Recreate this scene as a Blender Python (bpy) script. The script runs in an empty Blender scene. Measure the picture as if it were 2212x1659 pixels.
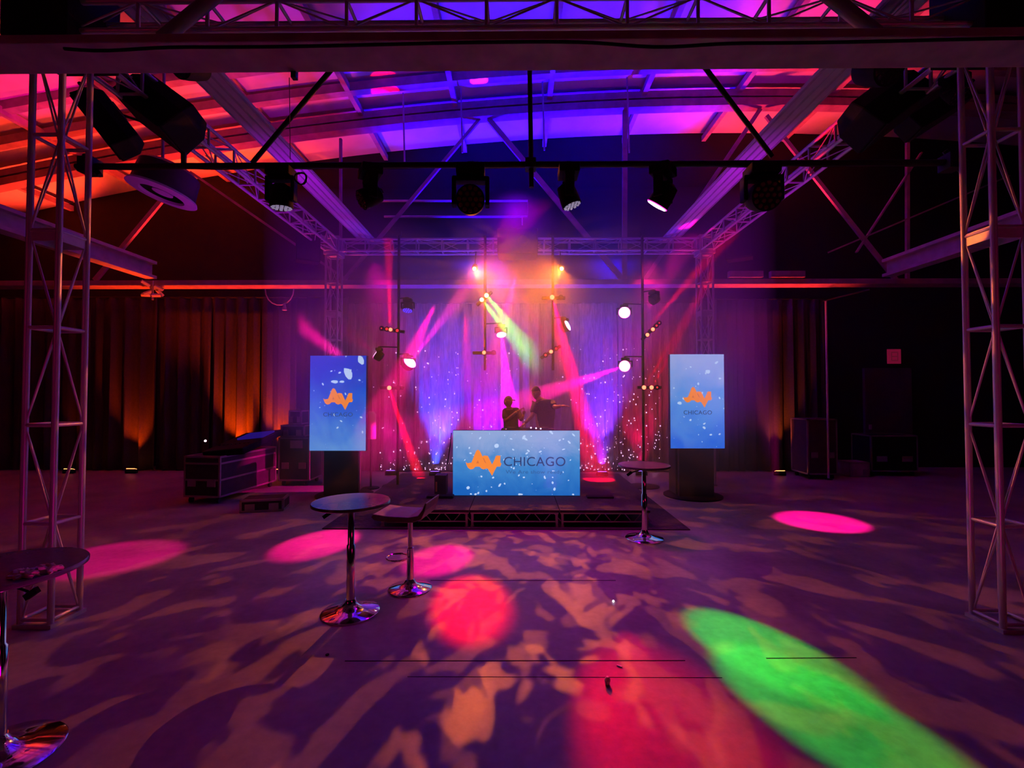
import bpy, bmesh, math, random
from mathutils import Vector, Matrix
C = bpy.context.scene
V = Vector
pi = math.pi
R = math.radians
random.seed(7)

# ------------------------------------------------------------------ camera
W, H, F = 2212, 1659, 1000.0
CAMZ = 1.8
PITCH, YAW = math.atan(22.5/F), math.atan(10/F)
cam_d = bpy.data.cameras.new('camera'); cam = bpy.data.objects.new('camera', cam_d)
C.collection.objects.link(cam); C.camera = cam
cam_d.sensor_fit = 'HORIZONTAL'; cam_d.sensor_width = 36; cam_d.lens = 36*F/W
cam_d.clip_start = .05; cam_d.clip_end = 100
cam.location = (0, 0, CAMZ); cam.rotation_euler = (pi/2+PITCH, 0, YAW)
RM = cam.rotation_euler.to_matrix()
def ray(px, py): return RM @ V(((px-W/2)/F, -(py-H/2)/F, -1))
def P(px, py, Y): d = ray(px, py); return V((0, 0, CAMZ)) + d*(Y/d.y)
def FL(px, py, z=0): d = ray(px, py); return V((0, 0, CAMZ)) + d*((z-CAMZ)/d.z)

# ------------------------------------------------------------------ world, exposure, render quality
w = bpy.data.worlds.new('world'); C.world = w; w.use_nodes = True
w.node_tree.nodes['Background'].inputs[0].default_value = (.25, .0, .12, 1)
w.node_tree.nodes['Background'].inputs[1].default_value = .02
C.view_settings.view_transform = 'Standard'; C.view_settings.look = 'None'
C.view_settings.exposure = 0; C.view_settings.gamma = 1; C.view_settings.use_curve_mapping = False
cy = C.cycles
cy.max_bounces = 4; cy.diffuse_bounces = 2; cy.glossy_bounces = 3; cy.transmission_bounces = 3
cy.volume_bounces = 0; cy.transparent_max_bounces = 8
cy.caustics_reflective = False; cy.caustics_refractive = False
cy.sample_clamp_indirect = 3; cy.sample_clamp_direct = 0
cy.use_adaptive_sampling = True; cy.adaptive_threshold = .02
cy.use_light_tree = True

# ------------------------------------------------------------------ lights
def spot(name, loc, tgt, col, power, ang, blend=.5, rad=.04, gobo=None):
    l = bpy.data.lights.new(name, 'SPOT'); o = bpy.data.objects.new(name, l); C.collection.objects.link(o)
    l.color = col; l.energy = power; l.spot_size = R(ang); l.spot_blend = blend; l.shadow_soft_size = rad
    o.location = loc; o.rotation_euler = (V(tgt)-V(loc)).to_track_quat('-Z', 'Y').to_euler()
    if gobo:
        l.use_nodes = True; nt = l.node_tree; em = nt.nodes['Emission']
        g = nt.nodes.new('ShaderNodeNewGeometry'); n = nt.nodes.new('ShaderNodeTexNoise')
        n.inputs['Scale'].default_value = gobo[0]; n.inputs['Detail'].default_value = 2.5
        n.inputs['Roughness'].default_value = .5; n.inputs['Distortion'].default_value = .6
        r = nt.nodes.new('ShaderNodeValToRGB')
        r.color_ramp.elements[0].position = gobo[1]; r.color_ramp.elements[1].position = gobo[2]
        r.color_ramp.elements[0].color = (gobo[3],)*3+(1,)
        add = nt.nodes.new('ShaderNodeVectorMath'); add.operation = 'ADD'; add.inputs[1].default_value = gobo[4]
        L = nt.links.new
        L(g.outputs['Incoming'], add.inputs[0]); L(add.outputs[0], n.inputs['Vector'])
        L(n.outputs[0], r.inputs[0]); L(r.outputs[0], em.inputs['Strength'])
    return o
PINK = (1, .0, .22); MAG = (1, .03, .45); VIO = (.32, .02, 1); BLUE = (.02, .01, 1); RED = (1, .004, .012)
ORG = (1, .055, .0); AMB = (1, .42, .06); GRN = (.05, 1, .10)
# roof washes
spot('roof_wash', (-.9, 11.3, 3.75), (-1.0, 9.9, 8.3), (.008, .0, 1), 6500, 68, 1, .1)
spot('roof_wash', (2.2, 11.3, 3.75), (2.1, 9.9, 8.3), (.008, .0, 1), 8000, 68, 1, .1)
spot('roof_wash', (.5, 6.7, .3), (.6, 7.4, 8.3), (.4, .0, .8), 150, 60, 1, .15)
spot('roof_wash', (-10.6, 11.0, 4.0), (-11.4, 9.6, 6.8), (1, .035, .012), 1300, 84, .7, .1)
spot('roof_wash', (-7.4, 11.0, 4.0), (-7.7, 9.4, 7.3), (1, .028, .012), 1350, 80, .7, .1)
spot('roof_wash', (-4.8, 11.0, 4.0), (-4.9, 9.4, 7.3), (1, .01, .12), 260, 74, .7, .1)
spot('roof_wash', (5.6, 11.0, 4.0), (5.6, 9.6, 8), (1, .03, .06), 1100, 74, .7, .1)
spot('chord_wash', (-7.8, 9.75, .3), (-7.8, 9.75, 4), (1, .05, .005), 1300, 60, 1, .1)
spot('chord_wash', (-5.0, 9.75, .3), (-5.0, 9.75, 4), (1, .04, .02), 1300, 60, 1, .1)
spot('chord_wash', (5.2, 9.75, .3), (5.2, 9.75, 4), (1, .04, .03), 1500, 62, 1, .1)
spot('chord_wash', (-1.6, 10.0, .9), (-1.6, 9.7, 4), (.08, .02, 1), 1500, 70, 1, .1)
spot('chord_wash', (1.9, 10.0, .9), (1.9, 9.7, 4), (.08, .02, 1), 1500, 70, 1, .1)
spot('roof_wash', (-3.9, 6.4, .3), (-4.3, 8.2, 7.8), (.45, .0, .6), 260, 60, 1, .15)
spot('roof_wash', (3.9, 6.4, .3), (4.6, 8.2, 8.2), (.7, .0, .5), 260, 60, 1, .15)
spot('roof_spot', (-3.0, 8.0, 2.4), (-8.9, 7.75, 7.2), (1, .0, .28), 5000, 16, .4, .08)
spot('roof_spot', (2.53, 9.1, 3.4), (5.15, 7.8, 8.36), (1, .0, .28), 3500, 18, .4, .08)
# room ambience: added fill spots behind the camera and over the floor
spot('room_fill', (-7, -3.5, 3.2), (0, 6, 0), (1, .0, .16), 40, 100, 1, .4)
spot('room_fill', (7, -3.5, 3.2), (0, 6, 0), (1, .0, .18), 40, 100, 1, .4)
spot('room_fill', (.4, 6.2, 4.4), (.4, 5.6, 0), (.8, .0, .45), 330, 74, 1, .3)

# ------------------------------------------------------------------ materials
def mat(name, col, rough=.6, metal=0, em=None, ems=0, noise=0, nscale=8, bump=0, spec=.5):
    m = bpy.data.materials.new(name); m.use_nodes = True; nt = m.node_tree; b = nt.nodes['Principled BSDF']
    b.inputs['Base Color'].default_value = (*col, 1); b.inputs['Roughness'].default_value = rough
    b.inputs['Metallic'].default_value = metal; b.inputs['Specular IOR Level'].default_value = spec
    if em:
        b.inputs['Emission Color'].default_value = (*em, 1); b.inputs['Emission Strength'].default_value = ems
    if noise or bump:
        tc = nt.nodes.new('ShaderNodeTexCoord'); n = nt.nodes.new('ShaderNodeTexNoise')
        n.inputs['Scale'].default_value = nscale; n.inputs['Detail'].default_value = 3
        nt.links.new(tc.outputs['Object'], n.inputs['Vector'])
        if noise:
            r = nt.nodes.new('ShaderNodeValToRGB')
            r.color_ramp.elements[0].position = .3; r.color_ramp.elements[1].position = .7
            r.color_ramp.elements[0].color = tuple(c*(1-noise) for c in col)+(1,)
            r.color_ramp.elements[1].color = tuple(min(1, c*(1+noise)) for c in col)+(1,)
            nt.links.new(n.outputs[0], r.inputs[0]); nt.links.new(r.outputs[0], b.inputs['Base Color'])
        if bump:
            bp = nt.nodes.new('ShaderNodeBump'); bp.inputs['Strength'].default_value = bump; bp.inputs['Distance'].default_value = .02
            nt.links.new(n.outputs[0], bp.inputs['Height']); nt.links.new(bp.outputs[0], b.inputs['Normal'])
    return m
def emis(name, col, s):
    m = bpy.data.materials.new(name); m.use_nodes = True; nt = m.node_tree
    nt.nodes.remove(nt.nodes['Principled BSDF']); e = nt.nodes.new('ShaderNodeEmission')
    e.inputs[0].default_value = (*col, 1); e.inputs[1].default_value = s
    nt.links.new(e.outputs[0], nt.nodes['Material Output'].inputs[0]); return m
ALU = mat('aluminium', (.62, .6, .62), .38, .35, noise=.08, nscale=20)
STEEL = mat('painted_steel', (.5, .46, .5), .6, .0, noise=.15, nscale=6)
BEAM = mat('beam_timber', (.42, .26, .35), .75, noise=.2, nscale=5)
BLACK = mat('black_metal', (.010, .010, .011), .55, spec=.25, noise=.2, nscale=15)
BLKPL = mat('black_plastic', (.009, .008, .010), .7, spec=.12, noise=.2, nscale=30)
GRILL = mat('speaker_grille', (.01, .01, .01), .8, bump=.4, nscale=200)
CHROME = mat('chrome', (.85, .85, .88), .08, 1, noise=.02, nscale=5)
WOODBLK = mat('case_laminate', (.03, .028, .03), .6, noise=.3, nscale=12)
EDGE = mat('case_edging', (.45, .42, .42), .35, .7, noise=.1)
CLOTH = mat('black_cloth', (.02, .018, .02), .95, noise=.3, nscale=40, bump=.2)
DRAPE = mat('dark_drape', (.032, .025, .03), .9, noise=.2, nscale=30, bump=.15)
BLKDRAPE = mat('black_drape', (.035, .028, .03), .95, noise=.2, nscale=30, bump=.15)
WHT = mat('white_enamel', (.75, .72, .75), .5, noise=.05)
LAMIN = mat('table_laminate', (.12, .12, .14), .22, noise=.1, nscale=30)
SEAT = mat('stool_vinyl', (.16, .13, .15), .4, noise=.15, nscale=20)
SKIN = mat('skin', (.55, .30, .22), .55, noise=.08, nscale=20)
SHIRT = mat('grey_shirt', (.07, .07, .065), .9, noise=.2, nscale=40)
SHIRT2 = mat('maroon_shirt', (.09, .03, .05), .9, noise=.2, nscale=40)
HAIR = mat('hair', (.03, .018, .012), .8, noise=.3, nscale=60)
JEANS = mat('trousers', (.02, .02, .03), .9, noise=.2, nscale=40)
LENS = mat('dark_lens', (.03, .03, .035), .1, .2, noise=.1)
LEDW = mat('led_lens', (.5, .5, .55), .2, .0, em=(.7, .65, 1), ems=.25)  # faint glow painted on the LEDs of unlit heads
LEDB = mat('led_lens_blue', (.1, .1, .4), .2, 0, em=(.08, .03, 1), ems=1.4)  # glow painted on the blue dots of an unlit head
HOT = emis('hot_lens', (1, .72, .95), 9)
HOTR = emis('pink_halo', (1, .02, .45), 3)
REDL = emis('red_beam_lens', (1, .12, .06), 7)
REDD = emis('red_beam_lens_dim', (1, .02, .03), 2)
GRNL = emis('green_beam_lens', (.75, 1, .25), 8)
AMBL = emis('amber_lens', (1, .75, .25), 12)
ORGL = emis('orange_lens', (1, .22, .06), 6)
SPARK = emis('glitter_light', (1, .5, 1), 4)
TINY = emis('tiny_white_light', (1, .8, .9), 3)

# ------------------------------------------------------------------ mesh helpers
ORG_AT = {}
class MB:
    def __init__(s): s.v = []; s.f = []; s.m = []; s.mi = 0
    def add(s, vs, fs):
        n = len(s.v); s.v += [V(a) for a in vs]
        for f in fs: s.f.append([i+n for i in f]); s.m.append(s.mi)
        return s
    def box(s, c, d, M=None):
        c = V(c); h = [x/2 for x in d]; vs = [V((x*h[0], y*h[1], z*h[2])) for x in (-1, 1) for y in (-1, 1) for z in (-1, 1)]
        if M is not None: vs = [M @ a for a in vs]
        return s.add([a+c for a in vs], [(0, 1, 3, 2), (4, 6, 7, 5), (0, 4, 5, 1), (2, 3, 7, 6), (0, 2, 6, 4), (1, 5, 7, 3)])
    def bbox(s, x0, x1, y0, y1, z0, z1): return s.box(((x0+x1)/2, (y0+y1)/2, (z0+z1)/2), (x1-x0, y1-y0, z1-z0))
    def tube(s, a, b, r, n=10, r2=None, caps=True):
        a, b = V(a), V(b); d = (b-a).normalized(); r2 = r if r2 is None else r2
        u = d.orthogonal().normalized(); w_ = d.cross(u); vs = []
        for q, rr in ((a, r), (b, r2)):
            vs += [q + (u*math.cos(2*pi*i/n)+w_*math.sin(2*pi*i/n))*rr for i in range(n)]
        fs = [(i, (i+1) % n, n+(i+1) % n, n+i) for i in range(n)]
        if caps: fs += [tuple(range(n-1, -1, -1)), tuple(range(n, 2*n))]
        return s.add(vs, fs)
    def path(s, pts, r, n=8, closed=False):
        pts = [V(p) for p in pts]; k = len(pts); vs = []; u = None
        for i, p in enumerate(pts):
            a = pts[(i-1) % k] if (closed or i) else pts[0]; b = pts[(i+1) % k] if (closed or i < k-1) else pts[-1]
            d = (b-a).normalized()
            u = (u - d*u.dot(d)).normalized() if u is not None and (u - d*u.dot(d)).length > 1e-4 else d.orthogonal().normalized()
            w_ = d.cross(u); vs += [p+(u*math.cos(2*pi*j/n)+w_*math.sin(2*pi*j/n))*r for j in range(n)]
        fs = []
        for i in range(k if closed else k-1):
            for j in range(n):
                a = i*n+j; b = i*n+(j+1) % n; c = ((i+1) % k)*n
                fs.append((a, b, c+(j+1) % n, c+j))
        if not closed: fs += [tuple(range(n-1, -1, -1)), tuple(range((k-1)*n, k*n))]
        return s.add(vs, fs)
    def lathe(s, prof, M=None, n=32):
        M = M or Matrix(); vs = []; fs = []
        for (r, z) in prof: vs += [M @ V((r*math.cos(2*pi*i/n), r*math.sin(2*pi*i/n), z)) for i in range(n)]
        for k in range(len(prof)-1):
            for i in range(n): fs.append((k*n+i, k*n+(i+1) % n, (k+1)*n+(i+1) % n, (k+1)*n+i))
        fs += [tuple(range(n-1, -1, -1)), tuple(range((len(prof)-1)*n, len(prof)*n))]
        return s.add(vs, fs)
    def sphere(s, c, r, n=12, M=None):
        c = V(c); rr = r if hasattr(r, '__len__') else (r, r, r); vs = []; fs = []; k = n//2
        for i in range(k+1):
            t = pi*i/k
            for j in range(n):
                p = V((rr[0]*math.sin(t)*math.cos(2*pi*j/n), rr[1]*math.sin(t)*math.sin(2*pi*j/n), rr[2]*math.cos(t)))
                vs.append(c+(M @ p if M else p))
        for i in range(k):
            for j in range(n): fs.append((i*n+j, i*n+(j+1) % n, (i+1)*n+(j+1) % n, (i+1)*n+j))
        return s.add(vs, fs)
    def prism(s, poly, y0, y1, M=None):
        n = len(poly); vs = [V((x, y0, z)) for x, z in poly]+[V((x, y1, z)) for x, z in poly]
        if M is not None: vs = [M @ a for a in vs]
        return s.add(vs, [tuple(range(n)), tuple(range(2*n-1, n-1, -1))]+[(i, i+n, (i+1) % n+n, (i+1) % n) for i in range(n)])
    def build(s, name, m, parent=None, smooth=False, bevel=0, label=None):
        me = bpy.data.meshes.new(name); off = ORG_AT.get(parent.name, V((0, 0, 0))) if parent else V((0, 0, 0))
        me.from_pydata([a-off for a in s.v], [], s.f)
        bm = bmesh.new(); bm.from_mesh(me)
        bmesh.ops.recalc_face_normals(bm, faces=bm.faces); bm.to_mesh(me); bm.free()
        for mm in (m if isinstance(m, (list, tuple)) else [m]): me.materials.append(mm)
        if any(s.m): me.polygons.foreach_set('material_index', s.m)
        if smooth: me.polygons.foreach_set('use_smooth', [True]*len(me.polygons)); me.set_sharp_from_angle(angle=R(40))
        o = bpy.data.objects.new(name, me); C.collection.objects.link(o)
        if parent: o.parent = parent; ORG_AT[o.name] = off
        if bevel:
            b = o.modifiers.new('bevel', 'BEVEL'); b.width = bevel; b.segments = 2; b.limit_method = 'ANGLE'
        if label: o['label'] = label
        return o
def tag(o, label=None, cat=None, group=None, kind=None):
    for k, v in (('label', label), ('category', cat), ('group', group), ('kind', kind)):
        if v: o[k] = v
    return o
def thing(name, label, cat, loc, group=None):
    o = bpy.data.objects.new(name, None); C.collection.objects.link(o); o.location = loc; o.empty_display_size = .1
    ORG_AT[o.name] = V(loc); return tag(o, label, cat, group)
_cyl = {}
def rod(name, a, b, r, m, parent, n=8):
    """one cylinder mesh shared by all rods of a material"""
    k = (m.name, n)
    if k not in _cyl:
        me = bpy.data.meshes.new('rod'); mb = MB().tube((0, 0, -.5), (0, 0, .5), 1, n)
        me.from_pydata(mb.v, [], mb.f); me.materials.append(m); me.polygons.foreach_set('use_smooth', [len(f) == 4 for f in mb.f])
        _cyl[k] = me
    o = bpy.data.objects.new(name, _cyl[k]); C.collection.objects.link(o); a, b = V(a), V(b); off = ORG_AT[parent.name]
    o.parent = parent; o.location = (a+b)/2-off; o.rotation_mode = 'QUATERNION'
    o.rotation_quaternion = (b-a).to_track_quat('Z', 'Y'); o.scale = (r, r, (b-a).length)
    ORG_AT[o.name] = off; return o
def struct(o, kind='structure', label=None): o['kind'] = kind; return o

# ------------------------------------------------------------------ setting
def floor_mat():
    m = bpy.data.materials.new('concrete_floor'); m.use_nodes = True; nt = m.node_tree; N = nt.nodes; L = nt.links.new
    b = N['Principled BSDF']; tc = N.new('ShaderNodeTexCoord')
    n1 = N.new('ShaderNodeTexNoise'); n1.inputs['Scale'].default_value = 1.3; n1.inputs['Detail'].default_value = 6
    n2 = N.new('ShaderNodeTexNoise'); n2.inputs['Scale'].default_value = 14; n2.inputs['Detail'].default_value = 5
    L(tc.outputs['Object'], n1.inputs[0]); L(tc.outputs['Object'], n2.inputs[0])
    mx = N.new('ShaderNodeMath'); mx.operation = 'MULTIPLY_ADD'; mx.inputs[1].default_value = .35
    L(n2.outputs[0], mx.inputs[0]); L(n1.outputs[0], mx.inputs[2])
    r = N.new('ShaderNodeValToRGB'); r.color_ramp.elements[0].position = .42; r.color_ramp.elements[1].position = .9
    r.color_ramp.elements[0].color = (.17, .165, .17, 1); r.color_ramp.elements[1].color = (.38, .37, .36, 1)
    L(mx.outputs[0], r.inputs[0]); L(r.outputs[0], b.inputs['Base Color'])
    b.inputs['Roughness'].default_value = .42; b.inputs['Specular IOR Level'].default_value = .35
    bp = N.new('ShaderNodeBump'); bp.inputs['Strength'].default_value = .12; bp.inputs['Distance'].default_value = .02
    L(n2.outputs[0], bp.inputs['Height']); L(bp.outputs[0], b.inputs['Normal']); return m
FLOOR = floor_mat()
XL, XR, YB, YW = -14.5, 13.5, -5.0, 11.6
def roofz(x): return 8.4-(x-5)**2/156
fl = MB().bbox(XL, XR, YB, YW, -.2, 0)
struct(fl.build('floor', FLOOR))
# expansion seams sunk in the concrete
SEAM = mat('seam_filler', (.02, .015, .018), .9, noise=.2)
sm = MB()
def seam(a, b, wd=.012):
    a, b = FL(*a), FL(*b); d = (b-a).normalized(); n = V((-d.y, d.x, 0))*wd/2
    sm.add([a-n, b-n, b+n, a+n, a-n+V((0, 0, .002)), b-n+V((0, 0, .002)), b+n+V((0, 0, .002)), a+n+V((0, 0, .002))],
           [(0, 1, 2, 3), (7, 6, 5, 4), (0, 4, 5, 1), (1, 5, 6, 2), (2, 6, 7, 3), (3, 7, 4, 0)])
seam((745, 1428), (1480, 1427), .008); seam((1655, 1422), (1850, 1421), .008); seam((930, 1254), (1330, 1254), .008); seam((880, 1462), (1560, 1464), .003)
struct(sm.build('trim_1', SEAM))
WALL = mat('dark_painted_wall', (.006, .005, .007), .85, noise=.15, nscale=3)
ROOF = mat('white_roof_deck', (.72, .7, .72), .7, noise=.08, nscale=2)
nseg = 40; xs = [XL+(XR-XL)*i/nseg for i in range(nseg+1)]
mb = MB()
for i in range(nseg):
    a, b = xs[i], xs[i+1]
    mb.add([(a, YW, 0), (b, YW, 0), (b, YW, roofz(b)), (a, YW, roofz(a)), (a, YW+.2, 0), (b, YW+.2, 0), (b, YW+.2, roofz(b)), (a, YW+.2, roofz(a))],
           [(0, 1, 2, 3), (7, 6, 5, 4)])
struct(mb.build('wall_back', WALL))
struct(MB().bbox(XL-.2, XL, YB, YW, 0, roofz(XL)).build('wall_left', WALL))
struct(MB().bbox(XR, XR+.2, YB, YW, 0, roofz(XR)).build('wall_right', WALL))
mb = MB()
for i in range(nseg):
    a, b = xs[i], xs[i+1]
    mb.add([(a, YB-.2, 0), (b, YB-.2, 0), (b, YB-.2, roofz(b)), (a, YB-.2, roofz(a)), (a, YB, 0), (b, YB, 0), (b, YB, roofz(b)), (a, YB, roofz(a))],
           [(0, 1, 2, 3), (7, 6, 5, 4)])
struct(mb.build('wall_front', WALL))
mb = MB()
for i in range(nseg):
    a, b = xs[i], xs[i+1]
    mb.add([(x, y, roofz(x)+dz) for dz in (0, .15) for x, y in ((a, YB), (b, YB), (b, YW), (a, YW))], [(0, 1, 2, 3), (7, 6, 5, 4), (0, 4, 5, 1), (1, 5, 6, 2), (2, 6, 7, 3), (3, 7, 4, 0)])
ce = struct(mb.build('ceiling', ROOF))

# bowstring roof trusses of the building
def bow(y, label, zb=4.09, dep=.34, hb=.11, members=(), drop=.5, full=True):
    t = thing('bowstring_truss', label, 'roof truss', (0, y, zb), 'bowstring roof trusses of the hall')
    MB().bbox(XL+.02, XR-.02, y-dep/2, y+dep/2, zb, zb+hb).build('bottom_chord', BEAM, t, bevel=.008)
    if full:
        for lo, hi in ((drop, drop-.16), (drop-.2, drop-.34)):
            mb = MB(); n = 28
            for i in range(n):
                a = XL+.1+(XR-XL-.2)*i/n; b = XL+.1+(XR-XL-.2)*(i+1)/n
                mb.add([(x, yy, roofz(x)-d) for yy in (y-.12, y+.12) for x, d in ((a, lo), (b, lo), (b, hi), (a, hi))],
                       [(0, 1, 2, 3), (7, 6, 5, 4), (0, 4, 5, 1), (2, 6, 7, 3)])
            mb.build('top_chord', BEAM, t)
        for (a, b, wd) in members:
            a, b = P(*a, y), P(*b, y); d = (b-a)
            ang = math.atan2(d.x, d.z); M = Matrix.Rotation(ang, 3, 'Y')
            MB().box((a+b)/2, (wd, .06, d.length), M).build('web_member', BEAM, t)
    return t
YF = 9.78
bow(YF, 'far bowed roof truss, its bottom chord lit orange and blue above the backdrop', members=[
    ((1036, 258), (742, 606), .07), ((1056, 258), (1345, 604), .11), ((1350, 232), (1349, 604), .1), ((1642, 236), (1393, 604), .08),
    ((352, 430), (205, 606), .09), ((412, 372), (742, 600), .05), ((1655, 250), (1935, 604), .08), ((1960, 280), (1960, 604), .06),
    ((736, 300), (736, 604), .05), ((1990, 330), (1850, 545), .03), ((2180, 380), (1790, 545), .03)])
bow(3.15, 'near bowed roof truss whose wide mauve bottom chord crosses above the camera', zb=4.14, dep=.30, hb=.06, full=False)
# closer roof rib and purlins
def rib(y, drop, label):
    mb = MB(); n = 28
    for i in range(n):
        a = XL+(XR-XL)*i/n; b = XL+(XR-XL)*(i+1)/n
        mb.add([(x, yy, roofz(x)-d) for yy in (y-.08, y+.08) for x, d in ((a, drop), (b, drop), (b, drop-.17), (a, drop-.17))],
               [(0, 1, 2, 3), (7, 6, 5, 4), (0, 4, 5, 1), (2, 6, 7, 3)])
    return tag(mb.build('roof_rib', BEAM), label, 'roof rib', 'curved ribs under the roof')
rib(8.95, .24, 'curved roof rib running just in front of the far bowed truss')
rib(8.2, .17, 'curved roof rib two ahead of the far bowed truss')
pl = ['far left edge of the roof', 'above the orange left roof bay', 'left of the purple roof bay', 'above the left light box strip', 'left of the blue roof centre',
      'at the blue roof centre left of the black pole', 'at the blue roof centre right of the black pole', 'right of the blue roof centre', 'over the salmon right roof bay', 'over the dark right roof side']
for i, x in enumerate((-11.3, -9.3, -7.3, -5.3, -3.3, -1.3, .7, 2.7, 4.7, 6.7)):
    z = roofz(x)-.17
    tag(MB().bbox(x-.05, x+.05, YB+.1, YW-.05, z-.07, z+.06).build('roof_purlin', BEAM), 'steel purlin running front to back, '+pl[i], 'purlin', 'purlins under the roof')
# hanging struts off the purlins (small lit stubs)
for px, py, py2, q in ((870, 300, 352, 'left of the first pipe lamp gap'), (995, 290, 330, 'above the round black moving head'), (1172, 285, 325, 'right of the black centre pole'), (1355, 250, 330, 'beside the upright web member')):
    a, b = P(px, py, 9.3), P(px+4, py2, 9.3)
    tag(MB().tube((a.x, a.y, roofz(a.x)-.1), b, .018, 8).build('hanger_rod', STEEL), 'thin blue lit hanger rod dropping from the roof, '+q, 'hanger rod', 'hanger rods')
# long steel channels each side
for sx, q in ((-1, 'left'), (1, 'right')):
    x = sx*7.6; z = 4.5
    t = thing('channel_beam', f'twin flanged steel channel running front to back beyond the {q} truss', 'beam', (x, 6.5, z))
    MB().bbox(x-.12, x+.12, -2, 9.5, z-.3, z-.24).bbox(x-.12, x+.12, -2, 9.5, z, z+.06).build('flange', STEEL, t)
    MB().bbox(x-.02, x+.02, -2, 9.5, z-.24, z).build('web', STEEL, t)
    x0 = sx*3.14+.03
    t = thing('ribbed_channel', f'pale ribbed metal trough glowing purple above the {q} side truss', 'trough', (x0, 6.5, 4.96), 'ribbed troughs over the side trusses')
    M = Matrix.Rotation(R(-12*sx), 3, 'Y')
    mb = MB().box((x0, 6.5, 5.02), (.42, 6.2, .03), M)
    mb.build('tray', WHT, t)
    for k in range(4):
        off = M @ V(((k-1.5)*.13, 0, -.02)); MB().box(V((x0, 6.5, 5.02))+off, (.012, 6.2, .025), M).build('rib', STEEL, t)
# pale conduit loop on the back wall
t = thing('conduit_loop', 'pale rectangular conduit outline on the dark back wall above the stage truss', 'conduit', P(980, 450, 11.5))
mb = MB(); q = [P(820, 434, 11.55), P(1140, 434, 11.55), P(1140, 468, 11.55), P(830, 468, 11.55)]
mb.path(q, .03, 8).path([P(1128, 468, 11.55), P(1128, 500, 11.55)], .02, 8); mb.build('pipe', STEEL, t)

# ------------------------------------------------------------------ stage rig: four towers, four beams
S = .28; TX = 3.62; YN, YFAR = 3.56, 9.2; ZB, ZT = 4.67, 4.94
RC, RB = .022, .0075
def truss(name, label, cat, A, B, u, v, nb, group, flip=0, plates=True, Rc=RC, plate_at=()):
    """box truss from A to B; u, v half-vectors of the square section"""
    A, B = V(A), V(B); u, v = V(u)*(S/2-Rc), V(v)*(S/2-Rc); t = thing(name, label, cat, A, group)
    cs = [u+v, u-v, -u-v, -u+v]
    for c in cs: rod('chord', A+c, B+c, Rc, ALU, t, 12)
    for k in range(nb+1):
        q = A+(B-A)*(min(max(k/nb, .006), .994))
        for j in range(4): rod('rung', q+cs[j], q+cs[(j+1) % 4], .015, ALU, t)
    for k in range(nb):
        q, q2 = A+(B-A)*(k/nb), A+(B-A)*((k+1)/nb)
        for j in range(4):
            a, b = cs[j], cs[(j+1) % 4]
            if (k+j+flip) % 2: a, b = b, a
            rod('diagonal_brace', q+a*1.0, q2+b, RB, ALU, t)
    for f in plate_at:
        q = A+(B-A)*f; d = (B-A).normalized()
        M = Matrix((V(u).normalized(), V(v).normalized(), d)).transposed()
        for j in range(4):
            c = (cs[j]+cs[(j+1) % 4])/2; e = (cs[(j+1) % 4]-cs[j]); n_ = c.normalized()
            Mx = Matrix((e.normalized(), n_, d)).transposed()
            MB().box(q+c, (S-.04, .012, .1), Mx).build('joint_plate', ALU, t)
    return t
X, Y_, Z = (1, 0, 0), (0, 1, 0), (0, 0, 1)
G1 = 'upright truss towers'; G2 = 'horizontal truss beams of the rig'
for sx, y, q in ((-1, YN, 'near left truss tower, tall aluminium ladder truss beside the foreground table'), (1, YN, 'near right truss tower, tall aluminium ladder truss at the right edge'),
                 (-1, YFAR, 'far left truss tower rising behind the portrait screen left of stage'), (1, YFAR, 'far right truss tower rising behind the portrait screen right of stage')):
    x = sx*(TX+S/2)+.04; yc = y+S/2
    t = truss('truss_tower', q, 'truss tower', (x, yc, .03), (x, yc, 4.62), X, Y_, 6 if y < 5 else 8, G1, flip=0 if sx < 0 else 1, plate_at=(.66,) if y < 5 else (.52, .74))
    MB().bbox(x-.15, x+.15, yc-.15, yc+.15, 0, .03).build('base_plate', ALU, t)
    (MB().bbox(x-.26, x+.26, yc-.24, yc+.24, ZB-.1, ZT+.25) if y < 5 else MB().bbox(x-.16, x+.16, yc-.16, yc+.16, ZB-.06, ZT+.05)).build('corner_block', BLKPL if y < 5 else ALU, t, bevel=.01)  # near blocks oversized and black to make a dark mass at the corners
xc = .04
zc = (ZB+ZT)/2
truss('truss_beam', 'front truss beam spanning the top of the picture between the near towers', 'truss beam', (xc-TX+.02, YN+S/2, zc), (xc+TX-.02, YN+S/2, zc), Y_, Z, 13, G2)
truss('truss_beam', 'back truss beam above the stage backdrop carrying the black projector box', 'truss beam', (xc-TX+.02, YFAR+S/2, zc), (xc+TX-.02, YFAR+S/2, zc), Y_, Z, 14, G2)
truss('truss_beam', 'left side truss beam running from the near left to the far left tower', 'truss beam', (xc-TX-S/2, YN+S+.03, zc), (xc-TX-S/2, YFAR-.03, zc), X, Z, 11, G2)
truss('truss_beam', 'right side truss beam running from the near right to the far right tower', 'truss beam', (xc+TX+S/2, YN+S+.03, zc), (xc+TX+S/2, YFAR-.03, zc), X, Z, 11, G2)

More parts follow.
